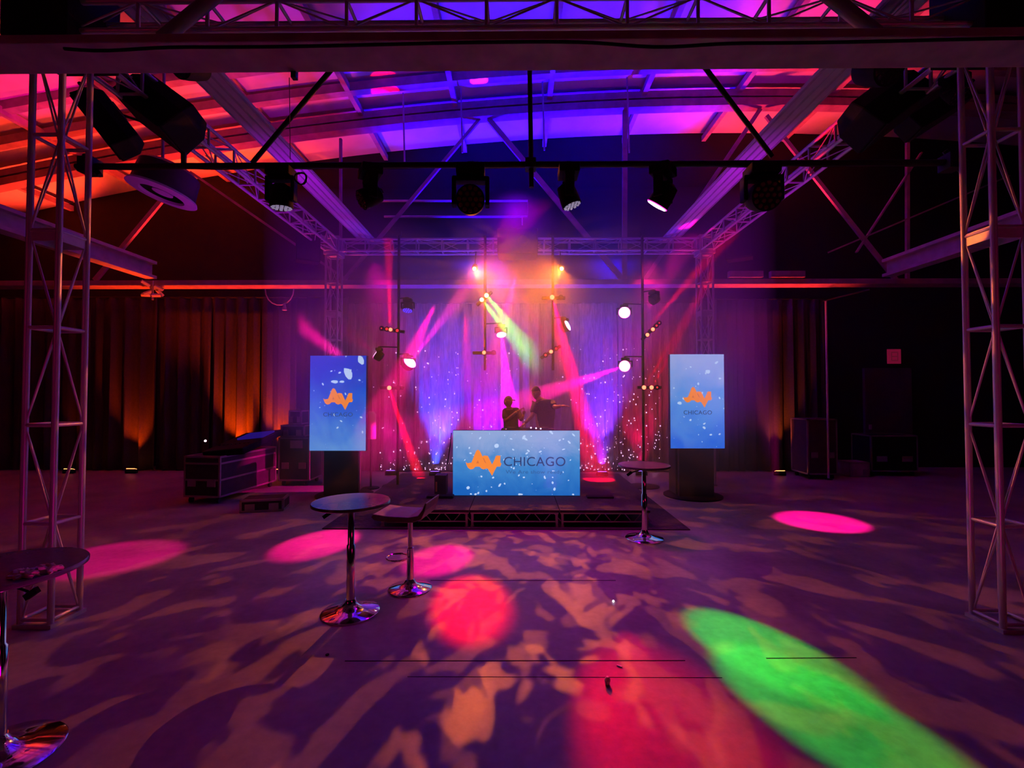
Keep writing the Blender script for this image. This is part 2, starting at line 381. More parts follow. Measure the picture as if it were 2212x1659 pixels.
# black lighting pipe, its pole and braces
a, b = P(165, 360, 3.92), P(2085, 351, 3.92)
t = thing('lighting_pipe', 'long black lighting pipe spanning between the near towers with six lamps', 'pipe', (a+b)/2)
MB().tube(a, b, .026, 14).build('pipe', BLACK, t, smooth=True)
for q in (a+V((.12, 0, 0)), b-V((.12, 0, 0))): MB().box(q, (.12, .12, .13)).tube(q+V((.09, 0, -.08)), q+V((-.05, 0, .1)), .02).build('pipe_clamp', BLACK, t)
p0 = P(1143, 150, 3.9); p1 = P(1148, 405, 3.9)
MB().tube((p0.x, 3.9, 4.9), p1, .021, 12).build('drop_pole', BLACK, t, smooth=True)
MB().box(P(1146, 356, 3.9), (.09, .1, .08)).build('pole_clamp', BLACK, t)
for (c, d) in (((716, 150), (545, 352)), ((1526, 150), (1668, 338))):
    c = P(*c, 3.75); d = P(*d, 3.95); e = d+(c-d)*1.75
    MB().tube(d, d+(c-d)*1.32, .02, 10).build('diagonal_strut', BLACK, t, smooth=True)
MB().tube(P(397, 330, 3.92), P(397, 356, 3.92), .022).build('end_stub', BLACK, t)
mb = MB(); pts = []
for i in range(60):
    px = 200+i*31; pts.append(P(px, 361-8.5*i/60+2+3*abs(math.sin(i*.52)), 3.955))
mb.path(pts, .009, 6); mb.build('power_cable', BLKPL, t)

# ------------------------------------------------------------------ moving heads
def led_face(mb, M, r, z, n=19, rr=None):
    rr = rr or r*.17; pts = [(0, 0)]+[(r*.42*math.cos(k*pi/3), r*.42*math.sin(k*pi/3)) for k in range(6)]+[(r*.8*math.cos(k*pi/6), r*.8*math.sin(k*pi/6)) for k in range(12)]
    for x, y in pts[:n]: mb.lathe([(rr, z), (rr*.7, z-.008)], M @ Matrix.Translation((x, y, 0)), 8)
def moving_head(label, base, aim, lens, sc=1.0, hang=True, group=None, big=1.0, hot=False, up=None, baseh=.1, arm=.2):
    """base: top mounting point; aim: unit direction the head faces"""
    base = V(base); aim = V(aim).normalized(); t = thing('moving_head_light', label, 'stage light', base, group)
    s = sc; sg = -1 if hang else 1
    T = Matrix.Translation(base) @ (Matrix.Scale(s, 4) if hang else Matrix.Rotation(pi, 4, 'X') @ Matrix.Scale(s, 4))
    pan = math.atan2(-aim.x, aim.y) if abs(aim.x)+abs(aim.y) > 1e-3 else 0
    Rp = Matrix.Rotation(pan, 4, 'Z'); bx = MB()
    Tb = Matrix.Translation(base)
    def bxl(mb, c, d, M): mb.box(M @ V(c), [k*s for k in d], M.to_3x3() if True else None)
    Mz = Tb @ Rp
    mb = MB(); mb.box(Mz @ V((0, 0, sg*.055*s)), (.24*s, .2*s, .09*s), Rp.to_3x3()); mb.build('base', BLKPL, t, bevel=.01)
    mb = MB(); mb.box(Mz @ V((0, 0, -sg*.0*s)), (.05*s, .05*s, .07*s), Rp.to_3x3()); mb.tube(Mz @ V((-.03*s, 0, 0)), Mz @ V((.03*s, 0, 0)), .04*s, 12); mb.build('clamp', BLACK, t)
    piv = sg*(.1+arm)*s; hw = .135*s*big
    mb = MB(); mb.box(Mz @ V((0, 0, sg*.12*s)), (hw*2+.03*s, .1*s, .04*s), Rp.to_3x3())
    for q in (-1, 1): mb.box(Mz @ V((q*hw, 0, sg*(.12+arm*.55)*s)), (.035*s, .09*s, arm*1.15*s), Rp.to_3x3())
    mb.build('yoke', BLKPL, t, bevel=.008)
    # head: local -Z to aim
    Rh = aim.to_track_quat('-Z', 'Y').to_matrix().to_4x4(); Mh = Matrix.Translation(base+V((0, 0, piv))) @ Rh
    r = .115*s*big
    mb = MB(); mb.lathe([(r*.5, .12*s), (r*.85, .1*s), (r*.95, .03*s), (r*1.0, -.05*s), (r, -.1*s), (r*.9, -.105*s), (r*.88, -.09*s)], Mh, 28)
    h = mb.build('head', BLKPL, t, smooth=True)
    if hot:
        MB().lathe([(r*1.0, -.098*s), (r*1.02, -.106*s)], Mh, 28).build('halo_ring', HOTR, h)  # pink halo of the hot lens, drawn as a glowing ring
        MB().lathe([(r*.94, -.1*s), (r*.9, -.114*s), (r*.5, -.12*s)], Mh, 28).build('lens', HOT, h, smooth=True, label='glowing pinkish white lens')
    else:
        MB().lathe([(r*.9, -.095*s), (r*.9, -.1*s)], Mh, 28).build('front_glass', LENS, h)
        mb = MB(); led_face(mb, Mh, r*.95, -.103*s); mb.build('led_cluster', lens, h)
    # handle ring on the back
    mb = MB(); mb.box(Mh @ V((0, 0, .115*s)), (.1*s, .05*s, .03*s), Rh.to_3x3()); mb.build('cooling_vent', BLACK, h)
    return t, base+V((0, 0, piv))+aim*.13*s
PL = 3.92
DK = mat('unlit_led', (.12, .02, .02), .3, 0, noise=.2)
def pipe_at(px): return P(px, 360-(px-165)*9/1920, PL)+V((0, 0, -.015))
G3 = 'moving heads on the black pipe'
moving_head('moving head with white dotted face pointing straight down, leftmost on pipe', pipe_at(608), (0, .1, -1), LEDW, .86, group=G3, big=.95)
moving_head('moving head with dull red oval face tilted down, second on pipe from left', pipe_at(800), (-.75, -.45, -.55), DK, .86, group=G3, big=.85)
moving_head('moving head with dark round face turned to camera, left of centre pole', pipe_at(1017), (.05, -1, -.25), DK, 1.0, group=G3, big=1.05, arm=.2)
moving_head('moving head with pale dotted face tipped down right of the centre pole', pipe_at(1228), (.33, 0, -.92), LEDW, .86, group=G3, big=.85)
_, hp = moving_head('moving head with lit slim pink face, second on pipe from right', pipe_at(1432), (-.5, .4, -.84), HOT, .86, group=G3, big=.95, hot=True)
moving_head('moving head with curved glint on dark face, rightmost on pipe', pipe_at(1645), (-.05, -1, -.3), DK, 1.0, group=G3, big=1.1, arm=.17)
# coil of cable and bracket beside leftmost head
tag(MB().path([P(650, 385, 3.9)+V((.05*math.cos(k*.5), .012*math.sin(k*.9), .05*math.sin(k*.5))) for k in range(30)], .006, 6).build('cable_coil', BLKPL), 'small coiled black cable hanging beside the leftmost pipe lamp', 'cable')
# heads on the front truss
moving_head('black moving head clamped on the front truss at upper right', (2.95, 3.75, 4.72), (.3, -1, -.6), LENS, 1.15, group='moving heads on the front truss', big=1.2, arm=.1)
moving_head('black moving head clamped on the front truss at upper left', (-2.7, 3.75, 4.72), (-.4, -1, -.5), LENS, 1.0, group='moving heads on the front truss', big=1.1, arm=.08)

# ------------------------------------------------------------------ loudspeakers on the side trusses
def speaker(label, c, size, rot, cat='loudspeaker', group=None, name='loudspeaker', sling=True):
    c = V(c); w_, d_, h_ = size; t = thing(name, label, cat, c, group); M = rot.to_4x4(); M.translation = c
    poly = [(-w_/2, -h_/2), (w_/2, -h_/2), (w_/2, h_/2*.9), (w_*.3, h_/2), (-w_*.3, h_/2), (-w_/2, h_/2*.9)]
    # trapezoid in plan: rear narrower
    def q(x, y, z): return M @ V((x*(1 if y < 0 else .62), y, z))
    mb = MB(); vs = []
    for y in (-d_/2, d_*.15, d_/2):
        k = {-d_/2: 1, d_*.15: .95, d_/2: .6}[y]
        vs += [M @ V((x*k, y, z*(1 if y < d_*.3 else .85))) for x, z in ((-w_/2, -h_/2), (w_/2, -h_/2), (w_/2, h_/2), (-w_/2, h_/2))]
    mb.add(vs, [(0, 1, 2, 3), (11, 10, 9, 8)]+[(k*4+i, (k+1)*4+i, (k+1)*4+(i+1) % 4, k*4+(i+1) % 4) for k in (0, 1) for i in range(4)])
    mb.build('cabinet', BLKPL, t, bevel=.015)
    MB().box(M @ V((0, -d_/2-.006, 0)), (w_*.92, .014, h_*.92), rot).build('grille', GRILL, t, bevel=.004)
    MB().box(M @ V((0, d_/2+.005, h_*.12)), (w_*.3, .01, h_*.25), rot).build('connector_panel', BLACK, t)
    mb = MB()
    for s_ in (-1, 1): mb.tube(M @ V((s_*w_*.3, .0, h_/2-.01)), M @ V((s_*w_*.3, .0, h_/2+.1)), .015)
    mb.tube(M @ V((-w_*.4, 0, h_/2+.1)), M @ V((w_*.4, 0, h_/2+.1)), .02)
    mb.build('mounting_yoke', BLACK, t)
    MB().tube(M @ V((0, 0, h_*.3)), (math.copysign(TX+.02, c.x), c.y+.15, ZB+.02), .014).build('sling_cable', BLACK, t)
    return t
def R3(z=0, x=0, y=0): return (Matrix.Rotation(R(z), 3, 'Z') @ Matrix.Rotation(R(x), 3, 'X') @ Matrix.Rotation(R(y), 3, 'Y'))
def RB_(zl, fr):
    zl = V(zl).normalized(); fr = V(fr); fr = (fr-zl*fr.dot(zl)).normalized(); yl = -fr; xl = yl.cross(zl); return Matrix((xl, yl, zl)).transposed()
G4 = 'big black loudspeakers hung at the side trusses'
speaker('big black loudspeaker slung tilted beneath the left side truss', P(356, 240, 4.6), (.40, .40, .70), RB_((-.74, .1, .56), (.4, -.2, -.9)), group=G4)
speaker('big black loudspeaker slung tilted beneath the right side truss', P(1902, 234, 4.6), (.40, .40, .70), RB_((.74, .1, .56), (-.4, -.2, -.9)), group=G4)
speaker('slim black loudspeaker seen between the legs of the near left tower', P(238, 264, 5.0), (.24, .3, .84), RB_((-.62, .1, .72), (.4, -.2, -.9)), group=G4)
speaker('slim black loudspeaker hung beside the near right tower', P(2012, 236, 5.0), (.24, .28, .8), RB_((.78, .1, .5), (-.4, -.2, -.9)), group=G4)
speaker('black loudspeaker at the far end of the left side truss', P(664, 535, 8.7), (.42, .4, .6), R3(30, 0, 0), group=G4)
speaker('black loudspeaker at the far end of the right side truss', P(1598, 532, 8.7), (.46, .4, .55), R3(-30, 0, 0), group=G4)
tag(moving_head('small black lamp with a bright pin light inside the near right tower top', P(2062, 160, 4.2), (.2, -.6, -.9), LENS, .8, arm=.1)[0])

# round high bay lamp at left
c = P(350, 420, 6.6)
t = thing('high_bay_lamp', 'round pendant lamp with wide pale rim hanging at upper left', 'lamp', c)
M = Matrix.Translation(c) @ Matrix.Rotation(R(14), 4, 'Y') @ Matrix.Rotation(R(-6), 4, 'X')
MB().lathe([(.30, .42), (.38, .36), (.40, .02), (.34, .02), (.30, .3)], M, 36).build('housing', mat('lamp_housing', (.05, .03, .04), .6, noise=.1), t, smooth=True)
mb = MB(); n = 40; prof = [(.27, .02), (.43, .03), (.44, .0), (.28, -.015)]
vs = [M @ V((r*math.cos(2*pi*i/n), r*math.sin(2*pi*i/n), z)) for r, z in prof for i in range(n)]
mb.add(vs, [(k*n+i, k*n+(i+1) % n, ((k+1) % 4)*n+(i+1) % n, ((k+1) % 4)*n+i) for k in range(4) for i in range(n)]); mb.build('rim', WHT, t, smooth=True)
MB().lathe([(.12, .1), (.13, .02), (.05, -.0)], M, 24).build('reflector', WHT, t, smooth=True)
MB().tube(c+V((0, 0, .4)), (c.x, c.y, roofz(c.x)-.02), .02).build('hanging_rod', STEEL, t)

# fixtures hanging from the lit orange chord on the left
for px, q in ((330, 'left'), (612, 'right')):
    c = P(px, 622, 9.6); t = thing('chord_bracket', f'small knotted metal bracket under the orange chord, {q} one', 'bracket', c, 'brackets under the bottom chord')
    if px < 400:
        mb = MB(); random.seed(3)
        for k in range(7): mb.box(c+V((random.uniform(-.2, .2), random.uniform(-.1, .1), random.uniform(-.22, .12))), (.16, .07, .05), R3(random.uniform(0, 90), random.uniform(0, 40), random.uniform(-40, 40)))
        mb.tube(c+V((0, 0, .15)), c+V((.0, 0, -.25)), .02); mb.build('metal_tangle', STEEL, t)
    else:
        MB().path([c+V((-.38+.3*(1-math.cos(k*.35)), 0, -.03-.33*math.sin(k*.35))) for k in range(10)], .012, 8).build('cable_loop', STEEL, t)
        MB().lathe([(.05, -.05), (.02, .08)], Matrix.Translation(c+V((.03, 0, -.42))), 10).build('pendant_cone', STEEL, t)
for px, q in ((1610, 'nearer the truss tower'), (1700, 'further right')):
    c = P(px, 593, 9.62); tag(MB().box(c, (.7, .1, .13)).build('chord_splice_block', BEAM), 'flat wooden splice block on the right bottom chord, '+q, 'block', 'splice blocks')

# ------------------------------------------------------------------ rear lighting stand pipes with fixtures
G5 = 'black upright pipes behind the booth'
def pipe_drop(label, px, Y, ytop, ybot):
    a, b = P(px, ytop, Y), P(px, ybot, Y); b.x = a.x; b.z = max(b.z, .0)
    t = thing('upright_pipe', label, 'pipe', b, G5); MB().tube((a.x, Y, a.z), b, .026, 12).build('pipe', BLACK, t, smooth=True)
    MB().box((a.x, Y, a.z), (.1, .1, .08)).build('truss_clamp', BLACK, t)
    if b.z < .1: MB().lathe([(.3, 0), (.3, .012), (.05, .03)], Matrix.Translation((b.x, Y, 0)), 24).build('floor_base', BLACK, t)
    return t
pipe_drop('black upright pipe left of the booth reaching to the floor', 862, 9.12, 505, 1060)
pipe_drop('black upright pipe right of the booth reaching to the floor', 1387, 9.12, 505, 1060)
pipe_drop('black hanging pipe under the green twin beams', 1048, 9.12, 505, 800)
pipe_drop('black hanging pipe under the bright red beam', 1194, 9.12, 505, 800)
FIX = 9.0
def beam_bar(label, px, py, ang, lit, L=.46, Y=FIX):
    """lit: list of (offset -1..1, material, size)"""
    c = P(px, py, Y); t = thing('beam_bar_light', label, 'stage light', c, 'beam bars on the upright pipes')
    M3 = Matrix.Rotation(-R(ang), 3, 'Y'); MB().box(c+V((0, .04, 0)), (L, .07, .06), M3).build('bar', BLKPL, t, bevel=.01)
    MB().box(c+V((0, .09, 0)), (.06, .1, .06)).build('bracket', BLACK, t)
    out = []
    for k, (off, m, r) in enumerate(lit):
        q = c+M3 @ V((off*L/2, 0, 0)); Mh = Matrix.Translation(q) @ Matrix.Rotation(pi/2, 4, 'X')
        h = MB().lathe([(.045, -.02), (.05, .04), (.045, .045)], Mh, 16).build('beam_head', BLKPL, t, smooth=True)
        MB().sphere(q+V((0, -.045, 0)), (r, .012, r), 14).build('lens', m, h, smooth=True)
        out.append(q+V((0, -.08, 0)))
    return out
b1 = beam_bar('beam bar with four red dots on the left pipe, casting up', 848, 713, -8, [(-.9, REDD, .012), (-.45, REDD, .025), (-.12, REDL, .036), (.45, REDD, .028)])
b2 = beam_bar('red beam light low on the left pipe, shining down right', 846, 838, 0, [(-.15, REDL, .042), (.6, LENS, .03)])
b3 = beam_bar('twin green beam light high on the inner left pipe', 1046, 644, 42, [(-.3, GRNL, .04), (.32, GRNL, .042)], L=.4)
b4 = beam_bar('single red beam light low on the inner left pipe', 1046, 762, 0, [(0, REDL, .036), (.8, LENS, .03)])
b5 = beam_bar('bright red beam light high on the inner right pipe', 1196, 643, 0, [(-.15, REDL, .045), (.6, LENS, .03)])
b6 = beam_bar('tilted red beam bar low on the inner right pipe', 1190, 760, 32, [(-.55, REDD, .022), (0, REDL, .036), (.5, REDD, .02)])
b7 = beam_bar('steeply tilted beam bar with red dots high on the right pipe', 1407, 714, 45, [(-.5, REDL, .036), (.1, REDL, .036), (.5, REDD, .02), (.8, REDD, .014)], L=.5)
b8 = beam_bar('level beam bar with two red dots low on the right pipe', 1404, 837, 0, [(-.55, REDL, .04), (.08, REDL, .04), (.55, REDD, .018)])
G6 = 'wash lights on the upright pipes'
def wash(label, px, py, aim, lens=HOT, hot=True, sc=.62, Y=FIX-.02, big=1.0):
    aim = V(aim).normalized(); c = P(px, py, Y); s = sc
    ar = .09*big+.03; base = c-aim*.12*s+V((0, 0, (.1+ar)*s))
    t, q = moving_head(label, base, aim, lens, s, group=G6, hot=hot, arm=ar, big=big)
    pxx = min((P(862, 505, 9.12).x, P(1387, 505, 9.12).x, P(1048, 505, 9.12).x, P(1194, 505, 9.12).x), key=lambda v: abs(v-base.x))
    MB().tube(base+V((0, 0, .02)), (pxx, 9.12, base.z+.02), .013).build('mounting_arm', BLACK, t); return q
w1 = wash('glowing white oval wash light left of booth, casting a pink beam up', 886, 782, (.62, -.5, .55), big=1.9)
w2 = wash('slim sliver of a wash light edge beside the left portrait screen', 812, 764, (-.86, -.1, .62), big=1.45)
w3 = wash('glowing oval wash light pointing down above the smaller performer', 1083, 724, (.1, -.42, -.85), big=1.35)
w4 = wash('glowing leaning oval wash light right of centre above the booth', 1227, 702, (.8, -.4, .4), big=1.6)
w5 = wash('big glowing round wash light, upper one on the right pipe', 1349, 675, (-.12, -1, .05), big=1.6)
w6 = wash('big glowing round wash light, lower one on the right pipe', 1349, 791, (-.42, -.9, -.1), big=1.55)
w7 = wash('unlit wash light with blue glow painted on its dots high on the left pipe', 880, 672, (0, -.3, -.9), lens=LEDB, hot=False, big=1.3, sc=.7)
w8 = wash('dark moving head leaning at the top of the right pipe', 1418, 642, (.65, .35, .6), lens=LENS, hot=False, big=1.2, sc=.7)
# amber profile lamps
am = []
for px, q in ((1025, 'left'), (1213, 'right')):
    c = P(px, 580, 8.95); t = thing('amber_spotlight', f'small amber pattern spotlight under the back truss, {q} of the pair', 'stage light', c, 'pair of amber spotlights')
    MB().lathe([(.05, -.18), (.06, -.05), (.05, .0)], Matrix.Translation(c) @ V((0, -.85, -.5)).to_track_quat('Z', 'Y').to_matrix().to_4x4(), 18).build('housing', BLKPL, t, smooth=True)
    MB().sphere(c+V((0, -.02, -.01)), .036, 14).build('lens', AMBL, t, smooth=True)
    MB().tube(c+V((0, .1, 0)), V((c.x, YFAR+.03, ZB+.01)), .012).build('bracket', BLACK, t)
    am.append(c+V((0, -.08, -.03)))
# black projector box
c = P(1118, 528, 9.05); t = thing('projector', 'bulky black projector box hung at the middle of the back truss', 'projector', c)
MB().box(c, (.78, .5, .5)).build('housing', BLACK, t, bevel=.03)
MB().lathe([(.1, 0), (.1, .1), (.08, .12)], Matrix.Translation(c+V((.1, -.25, -.02))) @ Matrix.Rotation(pi/2, 4, 'X'), 20).build('lens_barrel', BLKPL, t, smooth=True)
MB().box(c+V((0, .1, .3)), (.3, .3, .12)).build('mounting_bracket', BLACK, t)

# ------------------------------------------------------------------ backdrop and drapes
def curtain(name, label, cat, x0, x1, y, z0, z1, folds, amp, m, group, seed=0, glitter=0, gather=0):
    rnd = random.Random(seed); nx = max(16, int(folds*10)); nz = 10; t = thing(name, label, cat, ((x0+x1)/2, y, z0), group)
    ph = [rnd.uniform(0, 6.28) for _ in range(4)]
    def dy(u, v):
        k = 1-.35*v
        return amp*k*(math.sin(u*folds*2*pi+ph[0]+.5*math.sin(v*2+ph[1]))+.35*math.sin(u*folds*4.3*pi+ph[2]+v)+.25*math.sin(u*folds*1.3*pi+ph[3]))
    def pt(u, v):
        uu = u+gather*math.sin(v*pi)*(.5-u)*.2
        return V((x0+(x1-x0)*uu, y+dy(u, v), z0+(z1-z0)*v))
    mb = MB(); vs = [pt(i/nx, j/nz) for j in range(nz+1) for i in range(nx+1)]
    mb.add(vs, [(j*(nx+1)+i, j*(nx+1)+i+1, (j+1)*(nx+1)+i+1, (j+1)*(nx+1)+i) for j in range(nz) for i in range(nx)])
    c = mb.build('cloth', m, t, smooth=True); so = c.modifiers.new('thick', 'SOLIDIFY'); so.thickness = .004
    MB().tube((x0, y, z1+.01), (x1, y, z1+.01), .018).build('top_rod', BLACK, t)
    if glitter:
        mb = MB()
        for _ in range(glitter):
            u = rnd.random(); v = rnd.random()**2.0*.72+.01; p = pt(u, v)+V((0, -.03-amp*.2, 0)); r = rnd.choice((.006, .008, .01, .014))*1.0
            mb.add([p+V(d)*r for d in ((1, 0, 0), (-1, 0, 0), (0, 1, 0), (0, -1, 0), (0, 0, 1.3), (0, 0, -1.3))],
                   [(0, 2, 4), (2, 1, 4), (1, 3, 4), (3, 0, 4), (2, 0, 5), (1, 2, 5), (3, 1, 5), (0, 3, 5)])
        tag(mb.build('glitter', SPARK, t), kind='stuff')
    return t
def tinsel(name, col, rough=.35, metal=.5):
    m = mat(name, col, rough, metal); nt = m.node_tree; N = nt.nodes; L = nt.links.new; b = N['Principled BSDF']
    tc = N.new('ShaderNodeTexCoord'); mp = N.new('ShaderNodeMapping'); mp.inputs['Scale'].default_value = (26, 26, 3.2); mp.inputs['Rotation'].default_value = (0, R(9), 0)
    n = N.new('ShaderNodeTexNoise'); n.inputs['Scale'].default_value = 1.4; n.inputs['Detail'].default_value = 5
    L(tc.outputs['Object'], mp.inputs[0]); L(mp.outputs[0], n.inputs[0])
    bp = N.new('ShaderNodeBump'); bp.inputs['Strength'].default_value = .7; bp.inputs['Distance'].default_value = .03
    L(n.outputs[0], bp.inputs['Height']); L(bp.outputs[0], b.inputs['Normal'])
    r = N.new('ShaderNodeValToRGB'); r.color_ramp.elements[0].position = .35; r.color_ramp.elements[1].position = .65
    r.color_ramp.elements[0].color = tuple(c*.45 for c in col)+(1,); r.color_ramp.elements[1].color = (*col, 1)
    L(n.outputs[0], r.inputs[0]); L(r.outputs[0], b.inputs['Base Color']); return m
SILV = tinsel('silver_shimmer', (.62, .6, .66), .5, .25); GREY = tinsel('grey_sheer', (.34, .31, .36), .8, 0); ROSE = tinsel('taupe_sheer', (.36, .26, .27), .85, 0)
YD = 10.8; zt = P(1116, 655, YD).z
bd = [(752, 822, ROSE, 3, 5, 'plain mauve one at the left end'), (822, 896, GREY, 3, 26, 'one behind the lower left red lamp'), (896, 992, SILV, 4, 70, 'crinkled blue lit one left of the booth'),
      (992, 1082, GREY, 4, 34, 'violet one behind the green lamp'), (1082, 1170, GREY, 4, 14, 'one directly behind the performers'), (1170, 1250, GREY, 3.5, 20, 'one behind the bright red beam'),
      (1250, 1336, SILV, 4, 70, 'violet one right of the booth'), (1336, 1428, ROSE, 4, 80, 'magenta one with dense sparkles at lower right'), (1428, 1512, ROSE, 3, 12, 'reddish one at the right end')]
for i, (a, b, m, f, g, q) in enumerate(bd):
    x0, x1 = P(a, 800, YD).x, P(b, 800, YD).x
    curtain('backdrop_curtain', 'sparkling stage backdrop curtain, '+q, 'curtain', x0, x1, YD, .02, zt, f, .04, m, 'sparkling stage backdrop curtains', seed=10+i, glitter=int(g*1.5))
sd = [(-60, 60, 'behind the near left tower, unlit'), (60, 205, 'seen through the near left tower, faint orange'), (205, 340, 'lit by the orange floor bar'), (340, 455, 'unlit panel between two orange glows'),
      (455, 560, 'brightly lit orange panel behind the road case'), (560, 640, 'orange panel left of the left portrait screen'), (640, 752, 'dark panel behind the left portrait screen')]
for i, (a, b, q) in enumerate(sd):
    curtain('side_curtain', 'dark pleated curtain left of stage, '+q, 'curtain', P(a, 800, YD+.1).x, P(b, 800, YD+.1).x, YD+.1, .02, P(1116, 640, YD).z, 4 if b-a > 100 else 3, .05, DRAPE, 'dark curtains left of stage', seed=40+i)
sd = [(1512, 1592, 'panel directly behind the right portrait screen'), (1592, 1690, 'brownish panel right of the right screen'), (1690, 1782, 'last panel beside the thin upright pole')]
for i, (a, b, q) in enumerate(sd):
    curtain('side_curtain', 'dark pleated curtain right of stage, '+q, 'curtain', P(a, 800, YD+.1).x, P(b, 800, YD+.1).x, YD+.1, .02, P(1116, 646, YD).z, 3.5, .05, DRAPE, 'dark curtains right of stage', seed=60+i)
a = FL(1790, 1036); t = thing('drape_upright', 'thin pale upright pole standing at the right end of the drapes', 'pole', (a.x, a.y, 0))
MB().tube((a.x, a.y, .02), (a.x, a.y, P(1790, 650, a.y).z), .024, 12).build('pole', ALU, t, smooth=True)
MB().lathe([(.08, 0), (.08, .01), (.04, .03)], Matrix.Translation((a.x, a.y, 0)), 20).build('base_plate', BLACK, t)
tp = P(1790, 650, a.y)
MB().tube((a.x-.05, a.y, tp.z), P(1880, 625, a.y-1.4), .015).build('crossbar', BLACK, t)
# uplights on the floor along the drapes
def uplight(label, px, py, tgt, col, lens, power, ang, Y=None, w_=.22):
    c = FL(px, py) if Y is None else V((P(px, 900, Y).x, Y, 0))
    t = thing('floor_uplight', label, 'uplight', c, 'floor uplights')
    MB().box(c+V((0, 0, .05)), (w_, .1, .08), Matrix.Rotation(R(-20), 3, 'X')).build('housing', BLKPL, t, bevel=.008)
    MB().box(c+V((0, 0, .095)), (w_*.86, .07, .012), Matrix.Rotation(R(-20), 3, 'X')).build('lens', lens, t)
    for s_ in (-1, 1): MB().box((c.x+s_*(w_/2+.009), c.y, .04), (.012, .06, .08)).build('side_bracket', BLACK, t)
    spot('uplight_beam', c+V((0, 0, .13)), tgt, col, power, ang, .8, .03)
VIOL = emis('violet_lens', (.3, .1, 1), 3)
def upd(px, dy=.38, h=1.5): x = P(px, 800, YD).x; return (x, YD+.05, h)
uplight('small glowing orange floor uplight against the left drapes', 284, 1022, upd(287), (1, .06, .0), ORGL, 330, 50)
uplight('orange floor uplight hidden behind the road case', 508, 1020, upd(512), (1, .06, .0), ORGL, 1300, 46, Y=10.5)
uplight('orange floor uplight behind the tall black cabinet', 600, 1020, upd(598), (1, .06, .0), ORGL, 1300, 40, Y=10.5)
uplight('orange floor uplight behind the near left tower', 152, 1022, upd(152), (1, .06, .0), ORGL, 50, 24, Y=10.5)
uplight('orange floor uplight right of the right portrait screen', 1683, 1022, upd(1683), (1, .12, .02), ORGL, 240, 44, Y=10.4)
uplight('blue floor uplight at the backdrop foot left of booth', 940, 1016, upd(955, h=1.8), (.03, .06, 1), VIOL, 1700, 50, Y=10.25)
uplight('violet floor uplight at the backdrop foot behind the booth', 1058, 1016, upd(1065, h=1.7), (.14, .0, 1), VIOL, 2200, 56, Y=10.2)
uplight('violet floor uplight at the backdrop foot right of booth', 1300, 1016, upd(1296, h=2.0), (.2, .02, 1), VIOL, 900, 50, Y=10.25)
uplight('magenta floor uplight at the backdrop foot near the round table', 1385, 1016, upd(1385, h=2.0), (1, .0, .12), VIOL, 260, 60, Y=10.35)
uplight('pink floor uplight at the left end of the backdrop', 845, 1016, upd(850, h=2.2), (1, .0, .35), VIOL, 160, 60, Y=10.35)

# ------------------------------------------------------------------ stage and carpet
sx0, sx1, sy0, sy1, sz = -1.86, 1.80, 6.28, 8.72, .24
CARP = mat('black_carpet', (.045, .038, .04), .95, noise=.35, nscale=25, bump=.3)
tag(MB().bbox(-2.6, 2.3, 6.2, 10.55, .0, .012).build('floor_carpet', CARP), 'black carpet spread on the floor beneath and behind the low stage', 'carpet')
STG = mat('stage_frame_metal', (.5, .47, .42), .4, .5, noise=.1)
for k, q in enumerate(('left', 'middle', 'right')):
    x0 = sx0+k*1.22+.004; x1 = x0+1.212; t = thing('stage_deck', f'low black stage platform section on a silver zigzag frame, {q} of three', 'stage', ((x0+x1)/2, 7.5, 0), 'stage platform sections')
    MB().bbox(x0, x1, sy0, sy1, sz-.035, sz).build('deck_top', CARP, t, bevel=.004)
    for yy in (sy0+.03, sy1-.03):
        f = MB().bbox(x0+.02, x1-.02, yy-.015, yy+.015, sz-.055, sz-.036).bbox(x0+.02, x1-.02, yy-.013, yy+.013, .075, .09).build('edge_rail', STG, t)
        for j in range(4):
            a = x0+.2+j*.27
            MB().tube((a, yy, .09), (a+.08, yy, sz-.055), .007, 6).tube((a+.14, yy, sz-.055), (a+.22, yy, .09), .007, 6).build('zigzag_brace', STG, f)
    for xx in (x0+.02, x1-.02): MB().bbox(xx-.012, xx+.012, sy0+.03, sy1-.03, sz-.06, sz-.036).build('side_rail', STG, t)
    for xx in (x0+.035, x1-.035):
        for yy in (sy0+.035, sy1-.035):
            l = MB().tube((xx, yy, .03), (xx, yy, sz-.036), .02, 12).build('leg', STG, t)
            MB().lathe([(.028, 0), (.03, .01), (.02, .035)], Matrix.Translation((xx, yy, 0)), 12).build('foot', STG, l)

